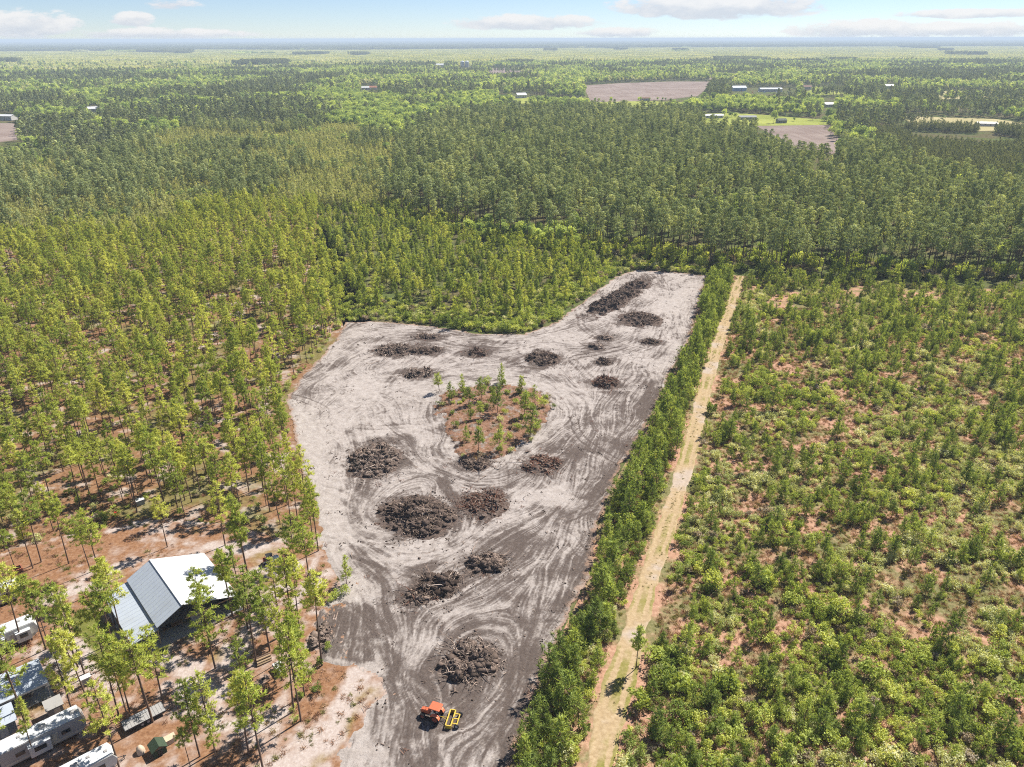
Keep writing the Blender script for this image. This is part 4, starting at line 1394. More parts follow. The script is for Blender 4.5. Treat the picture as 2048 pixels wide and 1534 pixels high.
# ---- single trees
one = P(*(903 + 1170 / 3.17, 1050 + 912 / 3.17))
tp = points([one[0]], [one[1]], 'thin_pine', .95, .95, .02, .01, .04, 33)
individuals('thin_pine', 'thin_pine', tp, 'slim pine with bare stem standing alone at the dirt track edge', 'small pine', None)
one = P(693, 1168)
tp = points([one[0]], [one[1]], 'young_pine', 1.15, 1.15, .02, .01, .06, 34, np.array([2]))
individuals('young_pine', 'young_pine', tp, 'single leafy young tree on the sand above the soil pad', 'young tree', None)

# ---- thicket behind the clearing
gx, gy = cand(150, 420, 3.3, 41)
dmid = -sdist(gx, gy, CLEARING)
m = in_mid(gx, gy) & (r_.random(len(gx)) < np.interp(dmid, [0, 8, 25, 60], [.12, .3, .55, .62]))
thick = points(gx[m], gy[m], 'thin_pine', .65, 1.1, .12, .03, .02, 42)
near, rest = split_near(thick, 240)
qx_, qy_ = Q(near['x'], near['y'])
individuals('thin_pine', 'thin_pine', near, ['%s slim pine in the thicket front, %s' % (s, 'above the left corner of the clearing' if x < 860 else 'above the middle of the clearing' if x < 1080 else 'left of the long windrow') for s, x in zip(size_word(near, .75, .98), qx_)], 'small pine', 'slim pines of the thicket')
scatter_stuff('thin_pine_thicket', 'thin_pine', rest, 'farther slim pines of the thicket behind the clearing')

# ---- young pines: strip along the track and scrub field
gx, gy = cand(66, 330, 1.75, 51, 1.14)
strip = inpx(gx, gy, Z_STRIP)
field_ = inpx(gx, gy, Z_FIELD)
gap = vnoise(gx, gy, 11, 52, 3)
dist = np.hypot(gx, gy)
dens = np.where(strip, 0.62, 0.1 + 0.2 * sstep(gap, .42, .62)) * np.interp(gy, [130, 200, 260], [1, 1.2, 1.7])
m = (strip | field_) & (r_.random(len(gx)) < dens) & ~(field_ & (gap < .36))
yp = points(gx[m], gy[m], 'young_pine', .55, 1.15, .15, .05, .03, 53)
st = strip[m]
yp['size'][st] *= r_.choice([.8, 1.1, 1.35, 1.6], (st.sum(), 1), p=[.25, .35, .25, .15])
yp['size'][~st] *= r_.choice([.7, .95, 1.15, 1.4], ((~st).sum(), 1), p=[.34, .42, .18, .06])
near, rest = split_near(yp, 290)
nst = inpx(near['x'], near['y'], Z_STRIP)
qx_, qy_ = Q(near['x'], near['y'])
individuals('young_pine', 'young_pine', near, ['%s young pine between clearing and dirt track, %s' % (z, 'near the tractor' if y > 1280 else 'above the tractor') if s else '%s young pine in the near scrub, %s' % (z, 'along the dirt track' if x < 1480 else 'bottom right corner' if x > 1800 else 'midway between track and right edge') for s, z, x, y in zip(nst, size_word(near, .75, 1.0), qx_, qy_)], 'young pine',
            ['young pines between clearing and track' if s else 'young pines right of the track' for s in nst])
scatter_stuff('young_pine_scrub', 'young_pine', rest, 'farther young pines of the scrub on both sides of the dirt track')

# ---- shrubs
gx, gy = cand(66, 330, 1.3, 61, 1.14)
strip = inpx(gx, gy, Z_STRIP)
field_ = inpx(gx, gy, Z_FIELD)
mid = in_mid(gx, gy)
pl_ = inpx(gx, gy, Z_PLANT)
gap = vnoise(gx, gy, 9, 62, 3)
gap2 = vnoise(gx, gy, 30, 63, 3)
dcl = -sdist(gx, gy, CLEARING)
dens = np.where(strip, .62, 0) + np.where(field_, (.08 + .62 * sstep(gap + .35 * (gap2 - .5), .36, .5)) * np.interp(gy, [80, 130, 200], [1.25, 1.05, .9]), 0) + np.where(mid, .3 + .5 * (dcl < 20), 0) + np.where(pl_, np.where(dcl < 2.5, .5, .1 + .25 * sstep(gap2, .5, .65)), 0)
dens *= np.where((gy < 100) & (gx > 20), 1.3, 1.0)
m = r_.random(len(gx)) < dens
# pale shrubs gather in drifts
pale = vnoise(gx[m], gy[m], 16, 64, 2)
rr = r_.random(m.sum())
pick = np.where(rr < .09, 5, np.where(pale + (rr - .5) * .5 > .57, np.where(rr < .5, 2, 4), r_.choice([0, 1, 3, 6], m.sum())))
fieldm = field_[m]
pick = np.where(~fieldm & np.isin(pick, (2, 4)) & (rr < .8), 6, pick)
sh = points(gx[m], gy[m], 'shrub', .35, .95, .3, .06, .0, 65, pick)
sh['size'] *= r_.choice([.65, .9, 1.15, 1.45], (len(pick), 1), p=[.36, .4, .19, .05])
sh['size'][pl_[m]] *= .75
sh['size'][mid[m] & (dcl[m] < 8)] *= 1.25
# shrubs of the camp and the island
CS = [(640, 1330, .8), (655, 1300, .7), (620, 1350, .9), (632, 1385, .9), (600, 1395, .8), (585, 1420, .5), (590, 1440, .5), (205, 1150, 1.3), (215, 1165, 1.0), (675, 1195, 1.0), (690, 1190, .8), (660, 1205, .7), (640, 1150, .5), (630, 1160, .5), (650, 1165, .4), (390, 1205, .8), (402, 1198, .9), (415, 1200, .8),
      (975, 770, .9), (1005, 775, 1.0), (1015, 790, .8), (1040, 790, .9), (1030, 810, .7), (900, 800, .8), (1090, 800, .8), (1075, 850, .6), (1060, 870, .8), (1000, 900, .5), (920, 810, .6), (1010, 830, .6), (945, 830, .5), (960, 850, .6), (985, 785, .9), (1050, 800, 1.0), (1062, 822, .8), (930, 795, .9), (905, 830, .7), (1035, 860, .8), (1020, 880, .7), (990, 800, 1.0), (970, 815, .8), (1085, 815, .9), (940, 870, .6), (1045, 840, .7)]
ri = np.random.default_rng(5)
while len(CS) < 76:
    q = ISLAND.min(0) + ri.random(2) * (ISLAND.max(0) - ISLAND.min(0))
    if sdist(np.array([q[0]]), np.array([q[1]]), ISLAND)[0] > -.5:
        qq = Q(q[0], q[1])
        CS.append((float(qq[0]), float(qq[1]), ri.uniform(.3, .8)))
for i, (a, b, s) in enumerate(CS):
    pass
csp = np.array([P(a, b) for a, b, s in CS])
cs_ = points(csp[:, 0], csp[:, 1], 'shrub', 1, 1, .2, .03, .06, 66, np.array([[0, 1, 3, 6][i % 4] if i < 40 else [5, 0, 6, 2, 5, 3][i % 6] for i in range(len(CS))]))
cs_['z'][18:] = .26
for i, c in enumerate(CS):
    cs_['size'][i] *= c[2] * (.8 if i < 18 else 1.0)
camp_l = 'low green bush in the sandy camp left of the clearing'
isl_l = 'low bush growing on the pine island'
individuals('shrub', 'shrub', cs_, [camp_l] * 18 + [isl_l] * (len(CS) - 18), 'shrub', ['camp bushes'] * 18 + ['island bushes'] * (len(CS) - 18))
near, rest = split_near(sh, 222)
nst = inpx(near['x'], near['y'], Z_STRIP)
kindw = ['dark green', 'green', 'pale grey green', 'tall green', 'pale yellow green', 'brown half bare', 'green rounded']
individuals('shrub', 'shrub', near, ['one of the nearest %s shrubs %s' % (kindw[k], 'between the clearing and the dirt track' if s else 'in the scrub right of the dirt track' if x > 0 else 'under the planted pines') for k, s, x in zip(near['pick'], nst, near['x'])], 'shrub',
            ['%s shrubs %s' % (kindw[k], 'of the strip' if s else 'of the scrub' if x > 0 else 'of the stand') for k, s, x in zip(near['pick'], nst, near['x'])])
scatter_stuff('shrub_thicket', 'shrub', rest, 'mass of farther shrubs in the scrub and under the pines')

# ---- dry grass tufts
gx, gy = cand(66, 260, .85, 71, 1.12)
field_ = inpx(gx, gy, Z_FIELD)
strip = inpx(gx, gy, Z_STRIP)
isl_ = inside(gx, gy, ISLAND)
pl_ = inpx(gx, gy, Z_PLANT) | inpx(gx, gy, CAMP_PX)
m = ((field_ | strip) & (r_.random(len(gx)) < .7)) | (isl_ & (r_.random(len(gx)) < .35)) | (pl_ & (vnoise(gx, gy, 8, 72) > .52) & (r_.random(len(gx)) < .3))
m &= linedist(gx, gy, TRACK) > 2.0
gt = points(gx[m], gy[m], 'grass_tuft', .5, 1.2, .3, .1, .03, 73, r_.choice([0, 1, 2, 3], m.sum(), p=[.24, .24, .22, .3]))
gt['z'][isl_[m]] = .3
scatter_stuff('dry_grass', 'grass_tuft', gt, 'reddish dry grass tufts between the shrubs')
# grass on the track crown
k = r_.integers(0, len(tl), 900)
o_ = np.where(r_.random(900) < .6, r_.normal(0, .35, 900), np.sign(r_.normal(size=900)) * r_.uniform(1.9, 2.4, 900))
m = vnoise(tl[k, 0], tl[k, 1], 14, 74) > .42
tgp = points((tl[k] + tn[k] * o_[:, None])[m, 0], (tl[k] + tn[k] * o_[:, None])[m, 1], 'grass_tuft', .2, .42, .3, .1, .05, 75, np.full(m.sum(), 3))
scatter_stuff('track_grass', 'grass_tuft', tgp, 'yellow green grass on the crown of the dirt track')

# ---- loose twigs and clods
gx, gy = cand(66, 312, 1.5, 81)
sdc = sdist(gx, gy, CLEARING)
pd = np.full(len(gx), 9.0)
for (a, b, hw, hd, hh, rz, nn, tone, lab) in PILES:
    c_ = P(a, b)
    pd = np.minimum(pd, np.hypot((gx - c_[0]) / hw, (gy - c_[1]) / hd))
pd = np.minimum(pd, linedist(gx, gy, PL(WINDROW)) / 3.2)
east = gx > np.interp(gy, [70, 312], [-2, 62])
prob = np.where(sdc > 0, .02 + .75 * np.exp(-np.maximum(pd - 1, 0) * 3.5) + .6 * (sdc < 1.6) * east + .12 * (sdc < 1.5), .5 * (sdc > -1.8) * east)
prob += .6 * inside(gx, gy, ISLAND)
m = r_.random(len(gx)) < prob
scatter_stuff('twig_litter', 'twig_litter', points(gx[m], gy[m], 'twig_litter', .5, 1.2, .3, .05, .1, 82), 'loose twigs scattered round the heaps and clearing edges')
m = (r_.random(len(gx)) < prob * .8 + .05 * (sdc > 0))
scatter_stuff('soil_clods', 'soil_clods', points(gx[m], gy[m], 'soil_clods', .5, 1.3, .3, .05, .08, 83), 'loose soil clods lying on the cleared sand')

# ---- mature pine forest behind
far_excl = [np.array([P(max(-2400, min(4400, a)), b) for a, b in pl]) for pl in list(FIELDS.values()) + list(LAWNS.values())]


HOUSE_PX = [(1427, 236, 26), (1494, 239, 22), (1562, 246, 12), (1042, 196, 14), (731, 179, 9), (747, 179, 9), (880, 134, 6), (930, 134, 12), (1476, 182, 12), (1540, 183, 50), (1613, 178, 8), (1777, 177, 8), (1657, 214, 10), (12, 240, 20), (190, 224, 10), (1972, 252, 14), (1290, 201, 8)]


def clear_of_fields(x, y, grow=4.0):
    m = np.ones(len(x), bool)
    for pl in far_excl:
        c = pl.mean(0)
        m &= ~inside(x, y, pl + (pl - c) / np.linalg.norm(pl - c, axis=1)[:, None] * grow)
    # open sight lines to the fields and houses that the photograph shows
    qx, qy = Q(x, y, 15.0)
    for pl in list(FIELDS.values()) + list(LAWNS.values()):
        m &= ~inside(qx, qy, np.array(pl, float))
    bx, by = Q(x, y, 0.0)
    for hx, hy, hw in HOUSE_PX:
        m &= ~((np.abs(bx - hx) < hw + 3) & (qy < hy + 2) & (by > hy - 8))
    return m


gx, gy = cand(290, 1150, 5.7, 101)
mat_ = inpx(gx, gy, Z_MATURE) & clear_of_fields(gx, gy)
bz = vnoise(gx, gy, 45, 102, 3)
qx, qy = Q(gx, gy)
leafy = mat_ & (bz + (r_.random(len(gx)) - .5) * .3 > .66 - .06 * (qx < 1000))
fp = points(gx[mat_ & ~leafy], gy[mat_ & ~leafy], 'forest_pine', .68, 1.08, .12, .03, 0, 103)
near, rest = split_near(fp, 300)
qx_, qy_ = Q(near['x'], near['y'])
individuals('forest_pine', 'forest_pine', near, ['%s pine at the tall forest edge, %s' % (s, 'behind the thicket' if x < 1180 else 'behind the far end of the clearing' if x < 1430 else 'behind the end of the dirt track' if x < 1560 else 'behind the right scrub' if x < 1850 else 'behind the scrub at the right picture edge') for s, x in zip(size_word(near, .78, .97), qx_)], 'forest pine', 'front trees of the tall pine forest')
scatter_stuff('pine_forest', 'forest_pine', rest, 'deeper tall pine forest behind the clearing')
blp = points(gx[leafy], gy[leafy], 'broadleaf_tree', .6, .95, .15, .02, 0, 104)
# understory at the forest edge
edge_d = linedist(gx, gy, np.array([P(a, b) for a, b in [(760, 425), (880, 465), (1020, 495), (1230, 515), (1400, 538), (1500, 550), (1700, 560), (2048, 580), (2600, 608)]]))
ed = inpx(gx, gy, Z_MATURE) & (edge_d < 26)
exx = np.concatenate([gx[ed] + r_.normal(0, 1.6, ed.sum()) for _ in range(2)])
eyy = np.concatenate([gy[ed] + r_.normal(0, 1.6, ed.sum()) + 2 for _ in range(2)])
scatter_stuff('forest_edge_bushes', 'shrub', points(exx, eyy, 'shrub', 1.1, 2.2, .4, .05, 0, 105, r_.choice([0, 1, 3, 6, 5], len(exx))), 'bushes crowding under the edge of the tall forest')
for zz_, nm, kd, s0, s1, sp, lb, seed in ((Z_PALE, 'pale_pine_growth', 'pale_pine', .6, 1.15, 3.1, 'dense pale green young pines left behind the planted stand', 111), (Z_DARKPINE, 'dark_pine_plantation', 'dark_pine', .7, 1.05, 3.4, 'uniform dark pine plantation at the right behind the tall forest', 121)):
    gx, gy = cand(330, 1150, sp, seed)
    m = inpx(gx, gy, zz_) & clear_of_fields(gx, gy)
    if kd == 'pale_pine':
        tall = vnoise(gx, gy, 40, seed + 3, 3) + (r_.random(len(gx)) - .5) * .25
        qx, qy = Q(gx, gy)
        mt = m & (tall > .6 - .12 * (qx < 330)) & (r_.random(len(gx)) < .45)
        lf = m & ~mt & (vnoise(gx, gy, 30, seed + 4, 3) > .63) & (r_.random(len(gx)) < .3)
        m &= ~mt & ~lf & (r_.random(len(gx)) > .12)
        scatter_stuff('tall_pine_clumps', 'forest_pine', points(gx[mt], gy[mt], 'forest_pine', .55, .85, .12, .02, 0, seed + 5), 'clumps of taller pines standing over the pale young pines')
        blp = cat(blp, points(gx[lf], gy[lf], 'broadleaf_tree', .5, .85, .15, .02, 0, seed + 6))
    scatter_stuff(nm, kd, points(gx[m], gy[m], kd, s0, s1, .15, .03, 0, seed + 1), lb)

# ---- mixed country beyond, tree by tree as far as single crowns show
Z_NEARALL = [np.array([P(max(-2400, min(4400, a)), b) for a, b in z]) for z in (Z_MATURE, Z_PALE, Z_DARKPINE, Z_PLANT, Z_MID)]
def swamp_low(qx):
    return np.interp(qx, [0, 200, 400, 600, 700, 1000, 1400, 2048], [150, 152, 145, 142, 137, 131, 127, 125])


for lo, hi, sp, seed in ((430, 1400, 7.4, 131), (1400, 3300, 10.0, 141)):
    gx, gy = cand(lo, hi, sp, seed, 1.08)
    m = clear_of_fields(gx, gy, 9.0)
    for z in Z_NEARALL:
        m &= ~inside(gx, gy, z)
    qx, qy = Q(gx, gy)
    m &= (r_.random(len(gx)) > .06) & ((qy > swamp_low(qx)) | (r_.random(len(gx)) < .03))
    gx, gy = gx[m], gy[m]
    qx, qy = Q(gx, gy)
    n_ = vnoise(gx, gy, 150, 132, 3) * .6 + vnoise(gx, gy, 45, 133, 2) * .4
    thr = np.interp(qx, [0, 250, 600, 1000, 1500, 2048], [.52, .47, .49, .49, .5, .52]) - .05 * sstep(gy, 1500, 2600)
    lf = n_ + (r_.random(len(gx)) - .5) * .08 > thr
    if lo < 500:
        blp = cat(blp, points(gx[lf], gy[lf], 'broadleaf_tree', .8, 1.3, .15, .02, 0, seed + 1))
        scatter_stuff('mixed_wood_pines', 'far_pine', points(gx[~lf], gy[~lf], 'far_pine', .6, 1.05, .12, .02, 0, seed + 2), 'dark pines of the mixed country behind the forest')
    else:
        scatter_stuff('far_leafy_trees', 'far_broadleaf', points(gx[lf], gy[lf], 'far_broadleaf', .9, 1.4, .15, .02, 0, seed + 1), 'fresh green broadleaf trees far off')
        scatter_stuff('far_pines', 'far_pine', points(gx[~lf], gy[~lf], 'far_pine', .7, 1.1, .12, .02, 0, seed + 2), 'dark pines far off')

# tree rows and single trees round the far fields
EXTRA = []
for line, n, s in (([(1655, 246), (1668, 262), (1690, 295)], 16, 1.0), ([(1660, 240), (1690, 268), (1702, 290)], 12, 1.1), ([(1170, 206), (1260, 204), (1330, 201)], 10, .7), ([(1445, 232), (1470, 236)], 4, .7)):
    L_ = PL(line)
    for i in range(n):
        t = r_.random() * (len(L_) - 1)
        k = int(t)
        p = L_[k] + (L_[k + 1] - L_[k]) * (t - k) + r_.normal(0, 3, 2)
        EXTRA.append((p[0], p[1], s * r_.uniform(.7, 1.15)))
EX = np.array(EXTRA)
ep = points(EX[:, 0], EX[:, 1], 'broadleaf_tree', 1, 1, .15, .02, 0, 151)
ep['size'] *= EX[:, 2:3]
individuals('broadleaf_tree', 'broadleaf_tree', ep, 'bright green tree in the rows beside the far ploughed fields', 'broadleaf tree', 'trees bordering the far fields')
for (a, b), s, lab, pk in (((1547, 247), 1.25, 'large pale green tree standing alone by the ploughed field', 3), ((1625, 241), 1.0, 'round tree with brownish crown beside the ploughed field', 0), ((1588, 243), .55, 'small tree between the lone tree and the round tree', 2), ((1470, 238), .7, 'small tree between the two long low houses', 0)):
    p = P(a, b)
    individuals('broadleaf_tree', 'broadleaf_tree', points([p[0]], [p[1]], 'broadleaf_tree', s, s, .02, .01, .05, 160 + a, np.array([pk])), lab, 'broadleaf tree', None)
near, rest = split_near(blp, 250)
qx_, qy_ = Q(near['x'], near['y'])
individuals('broadleaf_tree', 'broadleaf_tree', near, ['%s fresh green broadleaf tree among the pines, %s' % (s, 'far left' if x < 400 else 'left of the clearing axis' if x < 1000 else 'behind the clearing' if x < 1500 else 'right behind the scrub') for s, x in zip(size_word(near, .65, .85), qx_)], 'broadleaf tree', 'nearest broadleaf trees in the woods')
scatter_stuff('broadleaf_woods', 'broadleaf_tree', rest, 'fresh green broadleaf trees farther back in the mixed woods')

# ---- woodland roof out to the horizon
for lo, hi, sp, seed in ((1900, 9000, 84, 171), (9000, 24000, 150, 181)):
    gx, gy = cand(lo, hi, sp, seed, 1.03)
    qx, qy = Q(gx, gy)
    top = np.interp(qx, [0, 200, 370, 380, 700, 1100, 1500, 2048], [104, 103, 108, 100, 101, 97, 95, 93])
    sw = (qy > top) & (vnoise(gx, gy, 300, 172, 3) > .2)
    low = swamp_low(qx)
    sw &= qy < low
    out_ = (gy < 3250) & (qy > low)
    n_ = vnoise(gx, gy, 420, 173, 3)
    dk = sw & (gy > 1e9)
    sw &= ~dk
    dk &= ~out_
    lf = ~sw & ~dk & ~out_ & (n_ > np.where(qy > low, .44, .66))
    pn = ~sw & ~lf & ~out_
    k = 1.0 if lo < 5000 else 1.75
    for mm, nm, kd, lb in ((sw, 'swamp_thicket', 'swamp_thicket', 'flat yellow green swamp thicket'), (lf, 'distant_leafy_wood', 'far_leafy_wood', 'distant leafy woodland'), (pn, 'distant_pine_wood', 'far_pine_wood', 'distant dark pine woodland')):
        p = points(gx[mm], gy[mm], kd, k, k * 1.1, .12, .0, 0, seed + 3)
        p['size'][:, 2] /= k
        scatter_stuff(nm, kd, p, lb + (' in the nearer distance' if lo < 5000 else ' towards the horizon'))

# ================================================================== heaps of roots and brush
m, nt, out = new_mat('heap_soil')
tc = nt.n('ShaderNodeNewGeometry').outputs['Position']
n1 = nt.noise(tc, 2.2, 6, 0.75)
n2 = nt.noise(tc, 0.6, 3)
c = nt.ramp(n1, [(0.25, (0.05, 0.037, 0.031)), (0.5, (0.11, 0.083, 0.07)), (0.64, (0.19, 0.147, 0.124)), (0.78, (0.3, 0.245, 0.21))])
principled(nt, out, c, 1.0, 0.0, bump=n1, bump_d=0.25, bump_s=0.9)


class Heap:
    """relief of one heap: a handful of overlapping lumps inside an oval"""
    def __init__(self, seed, a, b, h, lump, square):
        r = np.random.default_rng(seed)
        n = int(7 + a * b * .45)
        th = r.random(n) * 6.28
        t = np.sqrt(r.random(n)) * .8
        q = square
        self.cx = np.sign(np.cos(th)) * np.abs(np.cos(th)) ** q * t * a
        self.cy = np.sign(np.sin(th)) * np.abs(np.sin(th)) ** q * t * b
        m_ = min(a, b)
        self.rx = r.uniform(.22, .48, n) * m_ * (1.15 - .4 * t)
        self.hh = r.uniform(.35, 1.1, n) * h * (1.12 - .6 * t)
        self.a, self.b, self.seed, self.lump = a, b, seed, lump
        self.ox, self.oy = r.uniform(0, 500, 2)

    def z(self, x, y):
        wx = x + (vnoise(x + self.ox, y + self.oy, 1.2, self.seed, 2) - .5) * 1.3
        wy = y + (vnoise(x + self.ox + 40, y + self.oy, 1.2, self.seed, 2) - .5) * 1.3
        z = np.zeros(np.shape(x))
        for cx, cy, rr, hh in zip(self.cx, self.cy, self.rx, self.hh):
            d2 = ((wx - cx) ** 2 + (wy - cy) ** 2) / (rr * rr)
            z = np.maximum(z, hh * np.exp(-d2 * .75))
        n1_ = vnoise(x + self.ox, y + self.oy, .8, self.seed + 1, 4, .65)
        return z * (.45 + 1.1 * n1_) + self.lump * .35 * (n1_ - .5) * np.clip(z * 2, 0, 1) - .06


def heap_mesh(H, res=.24):
    a, b = H.a * 1.4, H.b * 1.4
    res = max(res, math.sqrt(4 * a * b / 9000))
    nx, ny = int(2 * a / res) + 1, int(2 * b / res) + 1
    gx, gy = np.meshgrid(np.linspace(-a, a, nx), np.linspace(-b, b, ny))
    jr = np.random.default_rng(H.seed)
    gx = gx + jr.uniform(-.3, .3, gx.shape) * res
    gy = gy + jr.uniform(-.3, .3, gx.shape) * res
    z = H.z(gx, gy)
    keep = z > -.055
    idx = np.arange(nx * ny).reshape(ny, nx)
    kq = keep[:-1, :-1] | keep[1:, :-1] | keep[:-1, 1:] | keep[1:, 1:]
    q = np.stack([idx[:-1, :-1][kq], idx[:-1, 1:][kq], idx[1:, 1:][kq], idx[1:, :-1][kq]], 1)
    used = np.zeros(nx * ny, bool)
    used[q.ravel()] = True
    remap = np.cumsum(used) - 1
    v = np.stack([gx.ravel(), gy.ravel(), z.ravel()], 1)[used]
    return mesh_np('soil_mound', v, [remap[q]], ['heap_soil'])


def heap_spot(H, r, spread=1.0):
    """a point on the heap, most often on a lump, now and then strayed off it"""
    k = r.integers(0, len(H.cx))
    s = H.rx[k] * (.75 if r.random() < .8 else 2.0) * spread
    x, y = H.cx[k] + r.normal(0, s), H.cy[k] + r.normal(0, s)
    return x, y, max(0.0, float(H.z(np.array([x]), np.array([y]))[0]))


def heap_spots(H, n, r, spread=1.0):
    k = r.integers(0, len(H.cx), n)
    s = H.rx[k] * np.where(r.random(n) < .82, .75, 2.1) * spread
    x, y = H.cx[k] + r.normal(0, 1, n) * s, H.cy[k] + r.normal(0, 1, n) * s
    return x, y, np.maximum(0, H.z(x, y))


CLOD_V = np.array([(1, 0, 0), (0, 1, 0), (-1, 0, 0), (0, -1, 0), (0, 0, 1), (0, 0, -1), (.7, .7, .5), (-.7, .7, .5), (-.7, -.7, .5), (.7, -.7, .5)], float)
CLOD_F = np.array([(4, 6, 7), (4, 7, 8), (4, 8, 9), (4, 9, 6), (0, 1, 6), (6, 1, 7), (1, 2, 7), (7, 2, 8), (2, 3, 8), (8, 3, 9), (3, 0, 9), (9, 0, 6), (1, 0, 5), (2, 1, 5), (3, 2, 5), (0, 3, 5)])


def heap_clods(H, seed, n, s0):
    """lumps of soil held by roots, tumbled over the mound"""
    r = np.random.default_rng(seed)
    x, y, z = heap_spots(H, n, r)
    vs, fs = [], []
    for i in range(n):
        s = s0 * .8 * r.uniform(.25, 1.5) ** 1.4 * (1 if z[i] > .15 else .4)
        p = CLOD_V * s * r.uniform(.45, 1.4, (10, 3)) * np.array([1.2, 1.2, .8])
        t = r.random() * 6.28
        ca, sa = math.cos(t), math.sin(t)
        p = np.stack([p[:, 0] * ca - p[:, 1] * sa, p[:, 0] * sa + p[:, 1] * ca, p[:, 2]], 1)
        fs.append(CLOD_F + len(vs) * 10)
        vs.append(p + np.array([x[i], y[i], z[i] + s * .2]))
    return np.concatenate(vs), np.concatenate(fs)


def heap_sticks(H, seed, n, ln, bulk):
    """tangled roots and twigs thrown over the mound"""
    r = np.random.default_rng(seed)
    X, Y, Z = heap_spots(H, n, r, 1.1)
    segs = []
    for i in range(n):
        d = unit(np.array([*r.normal(size=2), r.normal(0, .4)]))
        l = ln * r.uniform(.3, 1.5)
        c_ = np.array([X[i], Y[i], Z[i] + r.uniform(.05, .35) + abs(d[2]) * l * .3])
        p0, p1 = c_ - d * l / 2, c_ + d * l / 2
        md = c_ + r.normal(0, .12 * l, 3)
        rad = bulk * r.uniform(.5, 1.6)
        segs += [(p0, md, rad, rad * .8), (md, p1, rad * .8, rad * .3)]
    return limbs(segs, 3)


def root_ball(seed, s):
    """a torn up stump plate: knobbly disc with root arms"""
    r = np.random.default_rng(seed)
    segs = [((0, 0, 0), (0, 0, s * .9), s * .3, s * .2)]
    for i in range(9):
        a = i * .7 + r.normal(0, .2)
        m_ = np.array([math.cos(a) * s * .6, math.sin(a) * s * .6, s * r.uniform(-.15, .2)])
        segs += [((0, 0, 0), m_, s * .2, s * .12), (m_, m_ * 1.8 + r.normal(0, .15 * s, 3), s * .12, s * .03)]
    return limbs(segs, 5)


STUMPS = [mesh_np('root_plate', v, [f], ['twig_wood' if i % 2 else 'soil_clod']) for i, (v, f) in enumerate([root_ball(300 + k, .75) for k in range(4)])]
BRANCH = []
for k in range(4):
    rr_ = np.random.default_rng(320 + k)
    segs = []
    p = np.zeros(3)
    d = np.array([1, 0, .05])
    for i in range(4):
        q = p + unit(d + rr_.normal(0, .22, 3)) * .75
        segs.append((p, q, .085 - i * .018, .085 - (i + 1) * .018))
        if i > 0:
            segs.append((q, q + unit(d + rr_.normal(0, .8, 3)) * .7, .035, .01))
        p = q
    v, f = limbs(segs, 5)
    BRANCH.append((mesh_np('branch', v, [f], ['twig_wood']), mesh_np('branch', v, [f], ['red_twig'])))


def heap(px, py, a, b, h, rz, n, tone, label, seed, square=1.0):
    c = P(px, py)
    r = np.random.default_rng(seed)
    e = empty('brush_heap', (c[0], c[1], 0.04), R(rz), label, 'brush heap', 'heaps of roots on the clearing')
    H = Heap(seed, a, b, h * .95, {0: .8, 1: .55, 2: 1.25}[tone], square)
    link_mesh('soil_mound', heap_mesh(H), e)
    v, f = heap_sticks(H, seed + 1, int(n * 2.4), .95, .05)
    tw = link_mesh('twigs', mesh_np('twigs', v, [f], ['red_twig' if tone == 1 and n > 100 else 'twig_wood']), e)
    tag(tw, kind='stuff')
    v, f = heap_clods(H, seed + 2, int(n * 2.4), {0: .33, 1: .28, 2: .45}[tone])
    tw = link_mesh('root_clumps', mesh_np('root_clumps', v, [f], ['soil_clod']), e)
    tag(tw, kind='stuff')
    for i in range(max(3, n // 18)):
        x, y, z = heap_spot(H, r, .8)
        o = link_mesh('root_plate', STUMPS[r.integers(0, 4)], e)
        o.location = (x, y, z + .1)
        o.rotation_euler = (r.uniform(-1.4, 1.4), r.uniform(-1.4, 1.4), r.uniform(0, 6))
        s = r.uniform(.6, 1.4)
        o.scale = (s, s, s)
    for i in range(max(5, n // 9)):
        x, y, z = heap_spot(H, r, 1.2)
        o = link_mesh('branch', BRANCH[r.integers(0, 4)][1 if (tone == 1 and r.random() < .6) else 0], e)
        o.location = (x, y, z + .2)
        o.rotation_euler = (0, r.uniform(-.35, .25), r.uniform(0, 6.28))
        s = r.uniform(.6, 1.3)
        o.scale = (s, s, s)
    return e


for i, (px, py, a, b, h, rz, n, tone, lab) in enumerate(PILES):
    heap(px, py, a, b, h, rz, n, tone, lab, 400 + i * 7)
wl = PL(WINDROW)
wc = wl.mean(0)
wlen = np.hypot(*(wl[-1] - wl[0]))
wang = math.degrees(math.atan2(*(wl[-1] - wl[0])[::-1]))
wq = Q(*wc)
heap(wq[0], wq[1], wlen / 2 * 1.05, 4.4, 2.6, wang, 620, 0, 'long straight windrow of piled brush at the far end of the clearing', 990, .6)

# ================================================================== plain materials for built things
simple('white_metal', (0.55, 0.56, 0.57), .5, .3, 0, .06, 1.2, (0.46, 0.46, 0.45))
simple('roof_metal', (0.36, 0.4, 0.45), .5, .3, 0, .08, .5, (0.3, 0.32, 0.34))
simple('dark_metal', (0.045, 0.045, 0.05), .6, .3)
simple('grey_metal', (0.3, 0.31, 0.32), .5, .4, 0, .12, 3, (.2, .17, .14))
simple('galvanised', (0.5, 0.52, 0.54), .4, .5, .3, .1)
simple('concrete', (0.3, 0.29, 0.275), .9, .1, 0, .12, .8, (.24, .22, .2))
simple('timber_post', (0.33, 0.24, 0.15), .85, .15, 0, .2, 4)
simple('orange_paint', (0.5, 0.12, 0.05), .4, .5, 0, .1, 3, (.5, .15, .07))
simple('faded_orange', (0.7, 0.2, 0.09), .6, .3, 0, .12, 3)
simple('yellow_paint', (0.55, 0.385, 0.05), .5, .4, 0, .12, 4, (.4, .3, .1))
simple('rubber', (0.022, 0.022, 0.024), .85, .2, 0, .2, 6)
